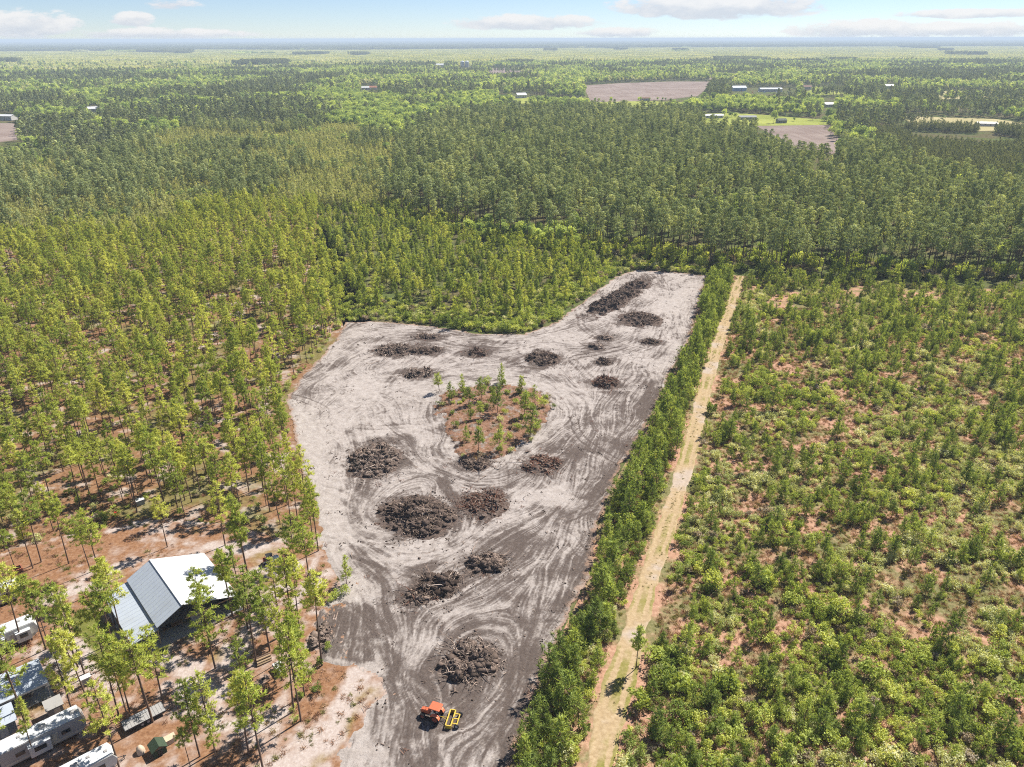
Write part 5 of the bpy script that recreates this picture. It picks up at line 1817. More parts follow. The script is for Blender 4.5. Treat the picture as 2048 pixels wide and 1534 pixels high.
simple('rim_red', (0.3, 0.08, 0.05), .6, .3)
simple('rim_grey', (0.4, 0.4, 0.4), .5, .4)
simple('black_plastic', (0.02, 0.02, 0.022), .5, .4)
simple('camper_white', (0.52, 0.52, 0.5), .4, .45, 0, .05, 1, (.6, .58, .54))
simple('camper_cream', (0.42, 0.39, 0.33), .45, .4, 0, .06, 1)
simple('camper_grey', (0.3, 0.29, 0.28), .45, .4, 0, .08, 1)
simple('brown_wood', (0.2, 0.12, 0.07), .8, .2, 0, .2, 5)
simple('pale_wood', (0.5, 0.4, 0.28), .8, .2, 0, .2, 5)
simple('tan_tarp', (0.5, 0.4, 0.3), .8, .2, 0, .15, 2)
simple('dark_green_roof', (0.04, 0.06, 0.035), .75, .2, 0, .2, 3)
simple('brick_red', (0.3, 0.12, 0.075), .9, .1, 0, .25, 6)
simple('red_paint', (0.55, 0.04, 0.03), .5, .4)
simple('house_grey', (0.26, 0.27, 0.28), .8, .2)
simple('house_white', (0.52, 0.51, 0.5), .7, .2)
simple('roof_brown', (0.22, 0.14, 0.1), .9, .1)
simple('roof_rust', (0.34, 0.16, 0.1), .9, .1)
simple('roof_pale', (0.62, 0.62, 0.62), .5, .3)
simple('blue_metal', (0.28, 0.4, 0.55), .5, .4)
m, nt, out = new_mat('window_glass')
principled(nt, out, (0.02, 0.025, 0.03), .08, .6)


def w3(ab, z=0.0):
    """camp coordinates (a along the rows, b across) to the world"""
    p = AX * ab[0] + BX * ab[1]
    return (p[0], p[1], z)


def ab_of(px, py, z=0.0):
    p = P(px, py, z)
    return float(p @ AX), float(p @ BX)


AANG = math.atan2(AX[1], AX[0])     # local +x runs along AX, local +y along BX


def at_camp(name, a, b, label, cat_, z=.06, turn=0.0, group=None):
    return empty(name, w3((a, b), z), AANG + turn, label, cat_, group)


# ---------------------------------------------------------------- barn
barn = at_camp('metal_barn', -115.0, 23.6, 'open metal barn with white gable roof and lower lean-to roof among pines', 'barn', 0.05)
# local frame: x from -7.4 (back) to 7.4 (front), y = b - 23.6
Lx = 7.4
MB().box((0, .25, .06), (15.8, 17.6, .2)).build('floor_slab', 'concrete', barn)


def roof_plane(name, y0, z0, y1, z1, mat, over=0.35):
    mb = MB()
    mb.slab([(-Lx - over, y0, z0), (Lx + over, y0, z0), (Lx + over, y1, z1), (-Lx - over, y1, z1)], .07)
    o = mb.build(name, mat, barn)
    n = int((2 * Lx + 2 * over) / .92)
    rb = MB()
    for i in range(n + 1):     # standing seams
        x = -Lx - over + .03 + i * (2 * Lx + 2 * over - .06) / n
        rb.add([(x - .018, y0, z0 + .004), (x + .018, y0, z0 + .004), (x + .018, y1, z1 + .004), (x - .018, y1, z1 + .004), (x - .018, y0, z0 + .025), (x + .018, y0, z0 + .025), (x + .018, y1, z1 + .025), (x - .018, y1, z1 + .025)],
               [(0, 1, 2, 3), (4, 5, 6, 7), (0, 1, 5, 4), (1, 2, 6, 5), (2, 3, 7, 6), (3, 0, 4, 7)])
    rb.build('seams', mat, o)
    return o


roof_plane('lean_to_roof', -8.3, 2.8, -4.15, 3.45, 'roof_metal')
roof_plane('roof', 0.0, 6.0, -4.35, 3.85, 'roof_metal')  # left slope and lean-to: shade put into the colour, darker bluer metal
roof_plane('roof', 0.02, 6.0, 8.8, 3.0, 'white_metal')
MB().box((0, 0, 6.03), (15.5, .4, .06)).build('ridge_cap', 'white_metal', barn)
MB().box((0, -4.2, 3.63), (14.9, .06, .36)).build('step_flashing', 'blue_metal', barn)
for x in (-7.3, -2.4, 2.4, 7.3):
    for y, zt in ((-8.1, 2.75), (-4.25, 3.4), (8.5, 3.0)):
        MB().box((x, y, zt / 2 + .06), (.16, .16, zt - .04)).build('post', 'timber_post', barn)
MB().box((-7.45, 2.2, 1.6), (.08, 12.8, 2.9)).build('back_wall', 'grey_metal', barn)
MB().box((0, 8.62, 1.45), (14.6, .08, 2.7)).build('side_wall', 'grey_metal', barn)
g = MB()
g.add([(-7.5, -4.2, 3.5), (-7.5, 8.7, 3.0), (-7.5, 0, 5.9)], [(0, 1, 2)])
g.build('gable', 'grey_metal', barn)
MB().box((0, -4.25, 3.5), (14.8, .14, .2)).build('beam', 'timber_post', barn)
MB().box((7.35, 4.3, 2.95), (.14, 8.7, .2)).build('beam', 'timber_post', barn)
st = empty('work_bench', (*w3((-110.0, 22.0))[:2], .16), AANG, 'dark bench with stored goods in the shade under the barn roof', 'work bench')
MB().box((0, 0, .85), (1.0, 3.2, .08)).build('top', 'brown_wood', st)
for x in (-.4, .4):
    for y in (-1.4, 1.4):
        MB().box((x, y, .42), (.09, .09, .82)).build('leg', 'brown_wood', st)
MB().box((.1, -.6, 1.12), (.5, .7, .45)).build('crate', 'black_plastic', st)
cab = empty('storage_cabinet', (*w3((-109.6, 25.6))[:2], .16), AANG, 'grey cabinet leaning under the barn front gable', 'cabinet')
MB().box((0, 0, .9), (.7, 1.5, 1.8)).build('body', 'grey_metal', cab, .02)
for y in (-.37, .37):
    d_ = MB().box((.37, y, .9), (.03, .68, 1.6)).build('door', 'camper_grey', cab)
    MB().box((.4, -y * .85, .9), (.03, .04, .25)).build('handle', 'galvanised', d_)


# ---------------------------------------------------------------- wheels, vehicles
def wheel(parent, loc, r, wdt, tyre='rubber', rim='rim_grey', name='wheel', axis='y', lugs=0):
    x, y, z = loc
    h = wdt / 2
    tb = MB()
    prof = [(r * .62, -h * .8), (r * .82, -h), (r * .97, -h * .8), (r, -h * .3), (r, h * .3), (r * .97, h * .8), (r * .82, h), (r * .62, h * .8)]
    n = 20
    vs, fs = [], []
    for i in range(n):
        t = 2 * math.pi * i / n
        for rad, yy in prof:
            vs.append((x + math.cos(t) * rad, y + yy, z + math.sin(t) * rad))
    k = len(prof)
    for i in range(n):
        for j in range(k):
            a, b = i * k + j, i * k + (j + 1) % k
            c_, d_ = ((i + 1) % n) * k + (j + 1) % k, ((i + 1) % n) * k + j
            fs.append((a, b, c_, d_))
    tb.add(vs, fs)
    for i in range(lugs):
        t = 2 * math.pi * i / lugs
        for s in (-1, 1):
            M = Matrix.Rotation(-t - s * .08, 3, 'Y') @ Matrix.Rotation(s * .6, 3, 'X')
            tb.box((x + math.cos(t + s * .08) * r, y + s * h * .45, z + math.sin(t + s * .08) * r), (.07, h * 1.0, .05), rot=Matrix.Rotation(math.pi / 2 - t - s * .08, 3, 'Y'))
    wo_ = tb.build(name, tyre, parent)
    rm = MB().tube((x, y - h * .55, z), (x, y + h * .55, z), r * .62, r * .62, 18)
    rm.tube((x, y - h * .75, z), (x, y + h * .75, z), r * .2, r * .2, 10)
    rm.build('rim', rim, wo_)
    return wo_


# tractor, nose along local +x
tc_ = P(869, 1437)
tr = empty('tractor', (tc_[0], tc_[1], .07), R(159), 'orange utility tractor with canopy parked on the dark soil', 'tractor')
hd = MB()
hd.prism([(.55, .78), (1.95, .72), (2.02, .95), (1.95, 1.28), (1.6, 1.4), (.55, 1.48)], -.31, .31)
hd.build('hood', 'orange_paint', tr, .05)
MB().box((2.0, 0, .98), (.05, .5, .42)).build('grille', 'dark_metal', tr)
for s in (-1, 1):
    MB().tube((2.0, s * .19, 1.2), (2.05, s * .19, 1.2), .07, n=10).build('headlight', 'galvanised', tr)
MB().box((.55, 0, .62), (2.9, .42, .36)).build('chassis', 'dark_metal', tr, .03)
MB().box((1.6, 0, .45), (.2, 1.25, .18)).build('front_axle', 'dark_metal', tr)
MB().box((-.45, 0, .68), (.35, 1.1, .35)).build('rear_axle', 'dark_metal', tr)
MB().box((.05, 0, .86), (1.0, 1.05, .06)).build('floor_plate', 'dark_metal', tr)
for s in (-1, 1):
    wheel(tr, (1.55, s * .68, .46), .45, .3, rim='rim_red', name='front_wheel', lugs=14)
    wheel(tr, (-.45, s * .78, .72), .71, .42, rim='rim_red', name='rear_wheel', lugs=20)
    fd = MB()
    pr = [(-1.18, .95), (-1.02, 1.34), (-.62, 1.52), (-.15, 1.5), (.2, 1.2), (.2, 1.12), (-.17, 1.43), (-.6, 1.45), (-.98, 1.28), (-1.12, .95)]
    fd.prism(pr, s * .78 - .24, s * .78 + .24)
    fd.build('fender', 'faded_orange', tr)
    for x in (.32, -1.0):
        MB().tube((x, s * .55, .9), (x * .92, s * .55, 2.32), .035, n=6).build('canopy_post', 'dark_metal', tr)
cn = MB()
cn.prism([(-1.1, 2.3), (.5, 2.3), (.56, 2.36), (.45, 2.45), (-1.05, 2.45), (-1.16, 2.36)], -.72, .72)
cn.build('canopy', 'orange_paint', tr, .03)
sb = MB().box((-.5, 0, 1.15), (.5, .5, .14)).build('seat', 'black_plastic', tr, .03)
MB().box((-.74, 0, 1.4), (.1, .48, .42)).build('backrest', 'black_plastic', sb, .03)
stw = MB()
stw.tube((.15, 0, 1.0), (-.02, 0, 1.48), .03, n=6)
for i in range(14):
    t0, t1 = 2 * math.pi * i / 14, 2 * math.pi * (i + 1) / 14
    stw.tube((-.02 + .06 * math.cos(t0), math.sin(t0) * .19, 1.48 + .18 * math.cos(t0) * .4), (-.02 + .06 * math.cos(t1), math.sin(t1) * .19, 1.48 + .18 * math.cos(t1) * .4), .016, n=5)
stw.build('steering_wheel', 'black_plastic', tr)
MB().tube((1.2, .12, 1.4), (1.2, .12, 1.95), .035, n=8).build('exhaust', 'dark_metal', tr)
lf_ = MB()
for s in (-1, 1):
    lf_.tube((-.75, s * .3, .55), (-1.6, s * .38, .5), .035, n=6)
lf_.tube((-1.0, .2, 1.0), (-1.05, .28, .55), .025, n=6)
lf_.build('lift_arms', 'dark_metal', tr)

# box scraper towed behind, drawbar towards the tractor (local +x)
ic = P(904, 1443)
im = empty('box_scraper', (ic[0], ic[1], .07), R(169), 'yellow wheeled box scraper hitched behind the orange tractor', 'scraper')
fr = MB()
for x in (.55, -.2):
    fr.box((x, 0, .62), (.16, 2.9, .16))
for y in (-1.41, 1.41):
    fr.box((.175, y, .62), (.58, .16, .17))
fr.build('frame', 'yellow_paint', im, .015)
MB().box((-.95, 0, .5), (.13, 1.9, .13)).build('axle_beam', 'yellow_paint', im)
for y in (-.85, .0, .85):
    MB().box((-.58, y, .57), (.62, .13, .12)).build('strut', 'yellow_paint', im)
for y in (-1.41, 1.41):
    MB().box((.17, y, .3), (.85, .05, .5)).build('side_plate', 'yellow_paint', im)
MB().box((-.2, 0, .3), (.06, 2.8, .5)).build('blade', 'yellow_paint', im)
for s in (-1, 1):
    wheel(im, (-.95, s * 1.12, .36), .36, .22, rim='rim_grey')
db = MB()
db.tube((.5, .0, .62), (1.9, 0, .5), .05, n=6)
db.tube((.5, .5, .62), (1.5, 0, .53), .035, n=6)
db.build('drawbar', 'yellow_paint', im)
MB().tube((-.1, 0, .7), (-.75, 0, 1.0), .05, n=8).build('cylinder', 'galvanised', im)


# ---------------------------------------------------------------- campers
def camper(name, px, py, length, width, hgt, label, turn=math.pi / 2, wall='camper_white', slide=None, band='camper_grey', vents=(), acs=(), ft=True, z=.05, tail=True):
    """pixel of the footprint centre; local +x is the nose"""
    p = P(px, py)
    e = empty(name, (p[0], p[1], z), AANG + turn, label, 'camper')
    h0, L, W = .55, length / 2, width / 2
    b = MB()
    b.prism([(-L, h0), (L - .9, h0), (L - .25, h0 + .6), (L, h0 + 1.5), (L - .45, hgt), (-L, hgt)], -W, W)
    body = b.build('body', wall, e, .05)
    rf = MB().box((-.2, 0, hgt + .035), (length - .5, width - .1, .07)).build('roof', 'white_metal', e, .02)
    for s in (-1, 1):
        MB().box((-.1, s * (W + .012), h0 + .42), (length - 1.1, .02, .34)).build('side_stripe', band, body)
        for x in (-L * .55, -L * .05, L * .5):
            MB().box((x, s * (W + .02), h0 + 1.35), (1.1, .04, .62)).build('window', 'window_glass', e)
        for x in (-.75, .1):
            wheel(e, (x - .2, s * (W - .18), .36), .36, .22)
    d_ = MB().box((L * .25, -W - .02, h0 + 1.05), (.68, .05, 1.75)).build('door', 'camper_cream', e)
    MB().box((L * .25 + .26, -W - .06, h0 + 1.0), (.06, .04, .14)).build('handle', 'dark_metal', d_)
    MB().box((-L - .02, 0, h0 + 1.5), (.05, 1.3, .6)).build('rear_window', 'window_glass', e)
    for x, y in acs:
        MB().box((x, y, hgt + .22), (.95, .7, .32), taper=.8).build('air_conditioner', 'black_plastic' if (x * 10) % 2 > 1 else 'camper_grey', e, .03)
    for x, y in vents:
        MB().box((x, y, hgt + .13), (.42, .42, .13), taper=.85).build('roof_vent', 'camper_grey', e)
    if slide:
        for x, s, sl in slide:
            so = MB().box((x, s * (W + .35), h0 + 1.15), (sl, .72, 1.75)).build('slide_out', 'camper_white', e, .03)
            MB().box((x, s * (W + .73), h0 + 1.4), (sl * .55, .03, .7)).build('slide_window', 'window_glass', so)
            MB().box((x, s * (W + .36), h0 + 2.06), (sl + .1, .8, .06)).build('slide_roof', 'white_metal', so)
    MB().tube((L - .3, .5, .5), (L + 1.1, 0, .5), .05, n=6).tube((L - .3, -.5, .5), (L + 1.1, 0, .5), .05, n=6).tube((L + .8, 0, .05), (L + .8, 0, .75), .05, n=8).build('tow_frame', 'dark_metal', e)
    return e


camper('travel_camper', -12, 1212, 9.0, 2.5, 3.1, 'white travel camper at the left edge below the brick fire pit', turn=math.pi / 2, wall='camper_cream', vents=((3.0, .2), (1.0, -.3)), acs=((0, 0),))
camper('travel_camper', 12, 1292, 9.6, 2.6, 3.2, 'white camper with bulging slide-outs at the left edge, second from the top', turn=math.pi / 2, slide=((-1.4, -1, 3.0), (2.6, -1, 2.0)), vents=((-1.8, .4), (2.6, .3)), acs=((.4, 0),))
camper('travel_camper', 92, 1492, 10.4, 2.6, 3.2, 'long camper with grey sides and dark round roof unit at bottom left', turn=math.pi / 2, wall='camper_grey', band='camper_cream', vents=((-2.5, .3),), acs=((4.1, 0), (.3, .1)), slide=((-.6, -1, 2.6),))
camper('travel_camper', 168, 1562, 8.4, 2.5, 3.0, 'white camper roof cut by the bottom edge of the picture', turn=math.pi / 2, vents=((3.2, -.2), (1.2, .3)), acs=((-.5, 0),))

# ---------------------------------------------------------------- carport and sheds
cpx_, cpb = ab_of(28, 1397)
cp2 = at_camp('carport', cpx_, cpb, 'blue white metal carport roof on posts over dark ground at the left edge', 'carport')
mb = MB()
mb.slab([(-3.1, -7.0, 2.7), (0, -7.0, 3.25), (0, 4.4, 3.25), (-3.1, 4.4, 2.7)], .06)
mb.build('roof', 'roof_metal', cp2)
mb = MB()
mb.slab([(0.01, -7.0, 3.25), (3.1, -7.0, 2.7), (3.1, 4.4, 2.7), (0.01, 4.4, 3.25)], .06)
mb.build('roof', 'roof_metal', cp2)
MB().box((3.12, -1.3, 2.52), (.05, 11.4, .3)).build('fascia', 'camper_white', cp2)
for x in (-2.9, 2.9):
    for y in (-6.8, -3.0, .7, 4.2):
        MB().box((x, y, 1.3), (.11, .11, 2.62)).build('post', 'galvanised', cp2)
MB().box((0, -1.3, .04), (6.6, 11.8, .1)).build('floor_slab', 'concrete', cp2)
MB().box((-2.98, -1.3, 1.3), (.05, 11.2, 2.4)).build('back_wall', 'house_grey', cp2)

a_, b_ = ab_of(5, 1462)
s2 = at_camp('tin_shed', a_, b_, 'low shed with plain pale metal roof beside the carport', 'shed')
MB().box((0, -2.0, 1.1), (3.0, 7.4, 2.2)).build('walls', 'house_grey', s2)
mb = MB()
mb.slab([(-1.8, -6.0, 2.7), (1.8, -6.0, 2.3), (1.8, 2.0, 2.3), (-1.8, 2.0, 2.7)], .06)
mb.build('roof', 'roof_metal', s2)
MB().box((1.52, .2, 1.0), (.04, .95, 1.9)).build('door', 'camper_white', s2)

a_, b_ = ab_of(113, 1428)
s3 = at_camp('pump_house', a_, b_, 'small grey pump house with patched flat roof between carport and camper', 'shed')
MB().box((0, 0, 1.05), (1.9, 1.9, 2.1)).build('walls', 'house_grey', s3)
mb = MB()
mb.slab([(-1.15, -1.15, 2.25), (1.15, -1.15, 2.15), (1.15, 1.15, 2.15), (-1.15, 1.15, 2.25)], .08)
mb.build('roof', 'concrete', s3)
MB().box((.97, .2, .95), (.04, .75, 1.7)).build('door', 'camper_white', s3)
for y in (.75, 1.2):
    MB().tube((1.3, y, 0), (1.3, y, .9), .05, n=6).build('pipe', 'house_white', s3)

a_, b_ = ab_of(174, 1369)
s4 = at_camp('white_cabinet', a_, b_, 'small white cabinet on legs by the sand path', 'cabinet')
MB().box((0, 0, .95), (.75, 1.3, 1.1)).build('body', 'house_white', s4, .02)
MB().box((0, 0, 1.53), (.95, 1.5, .08)).build('roof', 'roof_pale', s4)
MB().box((.39, 0, .9), (.03, 1.0, .85)).build('door', 'house_grey', s4)
for x in (-.3, .3):
    for y in (-.55, .55):
        MB().box((x, y, .22), (.07, .07, .46)).build('leg', 'timber_post', s4)

# flatbed trailer
a_, b_ = ab_of(289, 1440)
ft = at_camp('flatbed_trailer', a_, b_, 'long dark flatbed trailer with a pale ladder rack under the pines', 'trailer', turn=math.pi / 2)
MB().box((0, 0, .72), (5.6, 2.1, .12)).build('deck', 'dark_metal', ft)
for i in range(12):
    MB().box((-2.5 + i * .455, 0, .795), (.42, 2.0, .03)).build('plank', 'camper_grey', ft)
ld = MB()
for y in (.45, .8):
    ld.box((-.6, y, .95), (2.6, .06, .08))
for i in range(8):
    ld.box((-1.75 + i * .33, .625, .95), (.05, .3, .05))
ld.build('ladder_rack', 'galvanised', ft)
for s in (-1, 1):
    for x in (-.5, .3):
        wheel(ft, (x, s * .95, .34), .34, .2)
    MB().box((0, s * 1.06, .72), (5.6, .06, .22)).build('side_rail', 'dark_metal', ft)
MB().tube((2.8, .6, .65), (4.2, 0, .6), .06, n=6).tube((2.8, -.6, .65), (4.2, 0, .6), .06, n=6).tube((3.9, 0, .02), (3.9, 0, .85), .05, n=6).build('tow_frame', 'dark_metal', ft)

# dark green hut, tan box, rounded tan cover
a_, b_ = ab_of(318, 1503)
hut = at_camp('dark_hut', a_, b_, 'tiny dark green gabled hut on straw near the bottom edge', 'hut')
MB().box((0, 0, .6), (1.7, 1.7, 1.2)).build('walls', 'dark_green_roof', hut)
for s in (-1, 1):
    mb = MB()
    mb.slab([(-1.0, 0.005 * s, 1.85), (1.0, 0.005 * s, 1.85), (1.0, s * 1.05, 1.15), (-1.0, s * 1.05, 1.15)], .06)
    mb.build('roof', 'dark_green_roof', hut)
mb = MB()
mb.add([(.86, -.8, 1.2), (.86, .8, 1.2), (.86, 0, 1.78)], [(0, 1, 2)])
mb.build('gable', 'brown_wood', hut)
MB().box((.87, 0, .5), (.03, .6, 1.0)).build('door', 'black_plastic', hut)
a_, b_ = ab_of(341, 1483)
bx_ = at_camp('tan_crate', a_, b_, 'pale tan crate touching the back of the dark green hut', 'crate')
MB().box((0, 0, .4), (1.0, 1.4, .8)).build('body', 'tan_tarp', bx_, .03)
MB().box((0, 0, .83), (1.08, 1.48, .07)).build('lid', 'pale_wood', bx_)
a_, b_ = ab_of(282, 1504)
bo = at_camp('covered_grill', a_, b_, 'rounded tan covered thing left of the dark green hut', 'covered grill')
vs, fs = [], []
for i in range(9):
    t = i / 8
    for j in range(14):
        a = 2 * math.pi * j / 14
        rr_ = (.62 - .1 * t) * math.sqrt(max(0.02, 1 - (max(0, t - .35) / .66) ** 2)) * (1 + .08 * math.sin(a * 5 + t))
        vs.append((math.cos(a) * rr_ * 1.1, math.sin(a) * rr_ * .9, t * 1.15))
for i in range(8):
    for j in range(14):
        fs.append((i * 14 + j, i * 14 + (j + 1) % 14, (i + 1) * 14 + (j + 1) % 14, (i + 1) * 14 + j))
fs.append(tuple(range(8 * 14, 9 * 14)))
cv = MB().add(vs, fs).build('cover', 'tan_tarp', bo, smooth=True)

# brick fire pit, distant box, red can, buggy, utility trailer, log pile
a_, b_ = ab_of(36, 1142)
fp_ = at_camp('brick_fire_pit', a_, b_, 'square brick fire pit above the top left camper', 'fire pit', .06)
for lay in range(5):
    for sx, sy, ln, hz in ((0, -.7, 1.6, True), (0, .7, 1.6, True), (-.7, 0, 1.2, False), (.7, 0, 1.2, False)):
        for i in range(4):
            o_ = (i - 1.5) * ln / 4 + (.06 if lay % 2 else -.04)
            MB().box((sx + (o_ if hz else 0), sy + (0 if hz else o_), .08 + lay * .15), ((ln / 4 - .03) if hz else .19, .19 if hz else (ln / 4 - .03), .135)).build('brick', 'brick_red', fp_)
a_, b_ = ab_of(281, 1008)
wb = at_camp('white_box', a_, b_, 'small white box lid standing under the pines behind the barn', 'box', .06)
MB().box((0, 0, .55), (1.1, 1.5, 1.1)).build('body', 'house_grey', wb)
MB().box((0, 0, 1.14), (1.3, 1.7, .08)).build('lid', 'house_white', wb)
a_, b_ = ab_of(232, 1030)
rc = at_camp('red_can', a_, b_, 'small red can leaning at a pine foot behind the barn', 'can', .06)
MB().tube((0, 0, 0), (0, 0, .75), .3, .27, 12).build('body', 'red_paint', rc)
MB().tube((0, 0, .75), (0, 0, .85), .1, .08, 8).build('cap', 'black_plastic', rc)

p = P(543, 1126)
bg_ = empty('buggy', (p[0], p[1], .1), R(25), 'black and white off-road buggy parked on straw right of the barn', 'buggy')
bd = MB()
bd.prism([(-1.4, .45), (1.45, .45), (1.5, .75), (.7, 1.0), (-.2, .8), (-.7, .85), (-1.4, 1.0)], -.62, .62)
bd.build('body', 'camper_white', bg_, .06)
for s in (-1, 1):
    for x in (-1.0, 1.05):
        wheel(bg_, (x, s * .72, .37), .38, .3, rim='rim_grey', lugs=12)
    MB().box((1.0, s * .6, .88), (.7, .4, .08)).build('fender', 'camper_grey', bg_)
    MB().tube((.75, s * .58, .95), (.25, s * .55, 1.75), .035, n=6).tube((.25, s * .55, 1.75), (-.75, s * .55, 1.75), .035, n=6).tube((-.75, s * .55, 1.75), (-1.1, s * .58, .95), .035, n=6).build('roll_bar', 'dark_metal', bg_)
MB().box((-.25, 0, 1.79), (1.15, 1.2, .07)).build('roof', 'black_plastic', bg_, .02)
for y in (-.3, .3):
    sb = MB().box((-.25, y, .95), (.5, .45, .16)).build('seat', 'black_plastic', bg_, .03)
    MB().box((-.5, y, 1.25), (.14, .45, .55)).build('backrest', 'black_plastic', sb, .03)
MB().box((-1.1, 0, 1.05), (.6, 1.1, .15)).build('cargo_bed', 'rim_red', bg_)

p = P(560, 1343)
ut = empty('utility_trailer', (p[0], p[1], .1), AANG, 'small white topped utility trailer beside the log pile', 'trailer')
MB().box((0, 0, .7), (2.4, 1.3, .35)).build('box', 'camper_grey', ut, .02)
MB().box((0, 0, .92), (2.3, 1.2, .07)).build('lid', 'house_white', ut)
MB().box((0, .3, .97), (2.2, .07, .05)).build('hinge_bar', 'camper_grey', ut)
for s in (-1, 1):
    wheel(ut, (-.1, s * .76, .32), .32, .2)
MB().tube((1.2, 0, .5), (2.2, 0, .48), .05, n=6).tube((2.0, 0, .0), (2.0, 0, .6), .04, n=6).build('drawbar', 'dark_metal', ut)
p = P(527, 1322)
lgp = empty('log_pile', (p[0], p[1], .06), R(35), 'short pile of cut logs beside the white topped trailer', 'log pile')
for lay, n in ((0, 5), (1, 4), (2, 2)):
    for i in range(n):
        y = (i - (n - 1) / 2) * .34 + r_.normal(0, .02)
        MB().tube((-1.1 + r_.uniform(-.15, .15), y, .17 + lay * .29), (1.1 + r_.uniform(-.15, .15), y, .17 + lay * .29), .165, .15, 9).build('log', 'pine_bark' if i % 2 else 'timber_post', lgp)

p = P(527, 1362)
ch = empty('camp_chair', (p[0], p[1], .06), R(200), 'dark folding chair in the tree shade left of the utility trailer', 'chair')
MB().box((0, 0, .42), (.5, .5, .05)).build('seat', 'black_plastic', ch)
MB().box((-.25, 0, .72), (.05, .5, .55)).build('backrest', 'black_plastic', ch)
for x in (-.22, .22):
    for y in (-.22, .22):
        MB().tube((x, y, 0), (x, y, .42), .02, n=6).build('leg', 'galvanised', ch)
a_, b_ = ab_of(447, 1206)
qd = at_camp('quad_bike', a_ - .3, b_ - .2, 'dark quad bike standing at the right corner of the barn slab', 'quad bike', .2)
MB().prism([(-.7, .4), (.75, .4), (.8, .7), (.3, .82), (-.7, .78)], -.28, .28).build('body', 'black_plastic', qd, .04)
for s in (-1, 1):
    for x in (-.5, .55):
        wheel(qd, (x, s * .42, .28), .28, .24)
MB().tube((.35, -.38, 1.05), (.35, .38, 1.05), .025, n=6).tube((.4, 0, .75), (.35, 0, 1.05), .03, n=6).build('handlebar', 'dark_metal', qd)

# dead grey bush beside the clearing
p = P(627, 1150)
v, f = heap_sticks(Heap(776, 1.1, 1.1, .8, .5, 1), 777, 60, 1.1, .035)
db_ = empty('dead_bush', (p[0], p[1], .08), 0, 'bleached grey dead bush at the clearing edge near the camp', 'dead bush')
tag(link_mesh('twigs', mesh_np('twigs', v, [f], ['twig_wood']), db_), kind='stuff')
v, f = root_ball(778, .6)
link_mesh('stump', mesh_np('stump', v, [f], ['grey_bark']), db_)


# ---------------------------------------------------------------- far houses
def house(name, px, py, L, W, h, rise, label, wall, roof, turn=0.0, cat_='house', z=.05, nwin=4, porch=False):
    p = P(px, py)
    e = empty(name, (p[0], p[1], z), R(turn), label, cat_)
    MB().box((0, 0, h / 2), (L, W, h)).build('walls', wall, e)
    for s in (-1, 1):
        mb = MB()
        mb.slab([(-L / 2 - .4, .01 * s, h + rise), (L / 2 + .4, .01 * s, h + rise), (L / 2 + .4, s * (W / 2 + .5), h - .12), (-L / 2 - .4, s * (W / 2 + .5), h - .12)], .12)
        mb.build('roof', roof, e)
    for s in (-1, 1):
        mb = MB()
        mb.add([(s * (L / 2 - .01), -W / 2, h), (s * (L / 2 - .01), W / 2, h), (s * (L / 2 - .01), 0, h + rise * .96)], [(0, 1, 2)])
        mb.build('gable', wall, e)
    for i in range(nwin):
        x = (i + .5) / nwin * L - L / 2
        if i == nwin // 2:
            MB().box((x, -W / 2 - .03, h * .42), (1.0, .06, h * .8)).build('door', 'brown_wood', e)
        else:
            wn = MB().box((x, -W / 2 - .03, h * .55), (1.2, .06, 1.1)).build('window', 'window_glass', e)
            MB().box((x, -W / 2 - .07, h * .55 - .6), (1.4, .12, .08)).build('sill', 'house_white', wn)
    return e


house('long_house', 1427, 236, 22, 6.5, 3.2, 1.4, 'long low white house with pale roof on the bright lawn', 'house_white', 'roof_pale', 3)
house('long_house', 1494, 239, 20, 7, 3.0, 1.5, 'long low grey house right of the white one on the lawn', 'house_grey', 'house_grey', 2)
house('garden_shed', 1562, 246, 10, 7, 3.2, 1.8, 'dark shed at the edge of the ploughed field', 'house_grey', 'dark_green_roof', 10, 'shed')
house('white_house', 1042, 196, 16, 10, 5.0, 3.0, 'white house with pale gable roof in front of the dark pine block', 'house_white', 'roof_pale', 20)
house('farm_house', 731, 179.5, 14, 9, 4.0, 2.0, 'small white roofed house in the woods left of the red roofed one', 'house_white', 'white_metal', 10)
house('farm_house', 747, 179, 16, 10, 4.0, 2.6, 'house with rust red roof among the trees', 'house_white', 'roof_rust', -5)
house('farm_building', 880, 134, 30, 16, 7, 4, 'white farm building left of the two silos', 'house_white', 'white_metal', 0, 'farm building')
house('farm_building', 1476, 182, 26, 14, 6, 3, 'blue grey farm building beside the parked cars', 'blue_metal', 'roof_metal', 8, 'farm building')
house('farm_building', 1540, 183, 40, 12, 4.5, 2, 'long pale farm building right of the blue grey one', 'house_white', 'roof_metal', 4, 'farm building')
house('farm_house', 1613, 178.5, 16, 10, 4.5, 2.8, 'small house with brown roof beside the green meadow', 'house_white', 'roof_brown', 12)
house('farm_house', 1777, 177, 18, 10, 5, 2.5, 'white roofed house alone in the far right woods', 'house_white', 'white_metal', 5)
house('farm_house', 1657, 214, 16, 9, 4, 2, 'white roofed house behind the bright green tree row', 'house_white', 'white_metal', 15)
house('farm_shed', 12, 240, 24, 10, 5, 1.5, 'white open shed at the left edge above the bare field', 'house_white', 'white_metal', -10, 'shed')
house('farm_house', 190, 224, 16, 10, 4.5, 2.5, 'white roofed house in the left far woods', 'house_white', 'white_metal', 30)
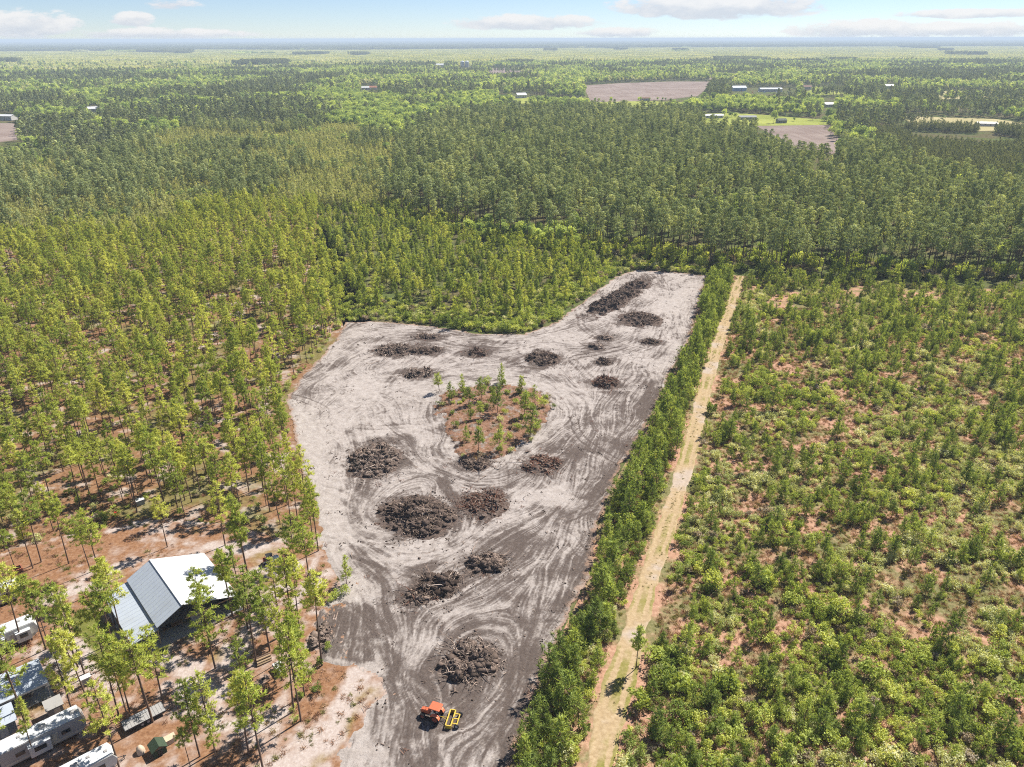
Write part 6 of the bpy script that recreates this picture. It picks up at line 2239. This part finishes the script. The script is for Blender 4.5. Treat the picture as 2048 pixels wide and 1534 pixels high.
house('pool_house', 1972, 252, 20, 8, 3.2, 1.2, 'pale roofed building at the right edge behind the dark plantation', 'house_white', 'roof_pale', -8)
house('farm_house', 1290, 201, 14, 8, 3.5, 1.8, 'small house at the lower edge of the broad ploughed field', 'house_white', 'roof_brown', 6)


def silo(px, py, label):
    p = P(px, py)
    e = empty('grain_silo', (p[0], p[1], 0), 0, label, 'silo', 'two silos')
    MB().tube((0, 0, 0), (0, 0, 17), 7, 7, 24).build('wall', 'galvanised', e)
    MB().tube((0, 0, 17), (0, 0, 21), 7.3, .8, 24).build('roof', 'roof_metal', e)
    for z in (4, 8, 12):
        MB().tube((0, 0, z), (0, 0, z + .5), 7.12, 7.12, 24, cap=False).build('ring', 'grey_metal', e)


silo(925, 134.5, 'left one of the two round metal silos on the skyline')
silo(934, 134.5, 'right one of the two round metal silos on the skyline')
CARC = ['house_white', 'red_paint', 'camper_grey', 'blue_metal', 'black_plastic', 'house_white', 'camper_grey', 'galvanised']
CARW = ['white', 'red', 'grey', 'blue', 'black', 'second white', 'second grey', 'silver']
for i in range(8):
    p = P(1493 + i * 12, 184.5 + (i % 2) * .9)
    e = empty('parked_car', (p[0], p[1], .05), R(40 + 17 * (i % 3)), '%s car in the row by the far farm buildings, %s from the left' % (CARW[i], ['first', 'second', 'third', 'fourth', 'fifth', 'sixth', 'seventh', 'eighth'][i]), 'car', 'cars by the far farm buildings')
    MB().prism([(-2.2, .35), (2.2, .35), (2.2, .8), (1.2, .95), (.6, 1.45), (-1.2, 1.45), (-1.9, .95), (-2.2, .9)], -.88, .88).build('body', CARC[i], e, .06)
    for s in (-1, 1):
        for x in (-1.35, 1.35):
            wheel(e, (x, s * .8, .33), .33, .2)

# ================================================================== the air
hz, nt, out = new_mat('haze')
pv = nt.n('ShaderNodeVolumePrincipled', ins={'Color': (0.72, 0.86, 1.0, 1), 'Density': 1.2e-4, 'Anisotropy': 0.0})
nt.t.links.new(pv.outputs[0], out.inputs['Volume'])
hb = MB().box((0, 31000, 46), (84000, 66000, 96)).build('haze', 'haze')
tag(hb, 'thin bluish air over the wide flat land', kind='stuff')
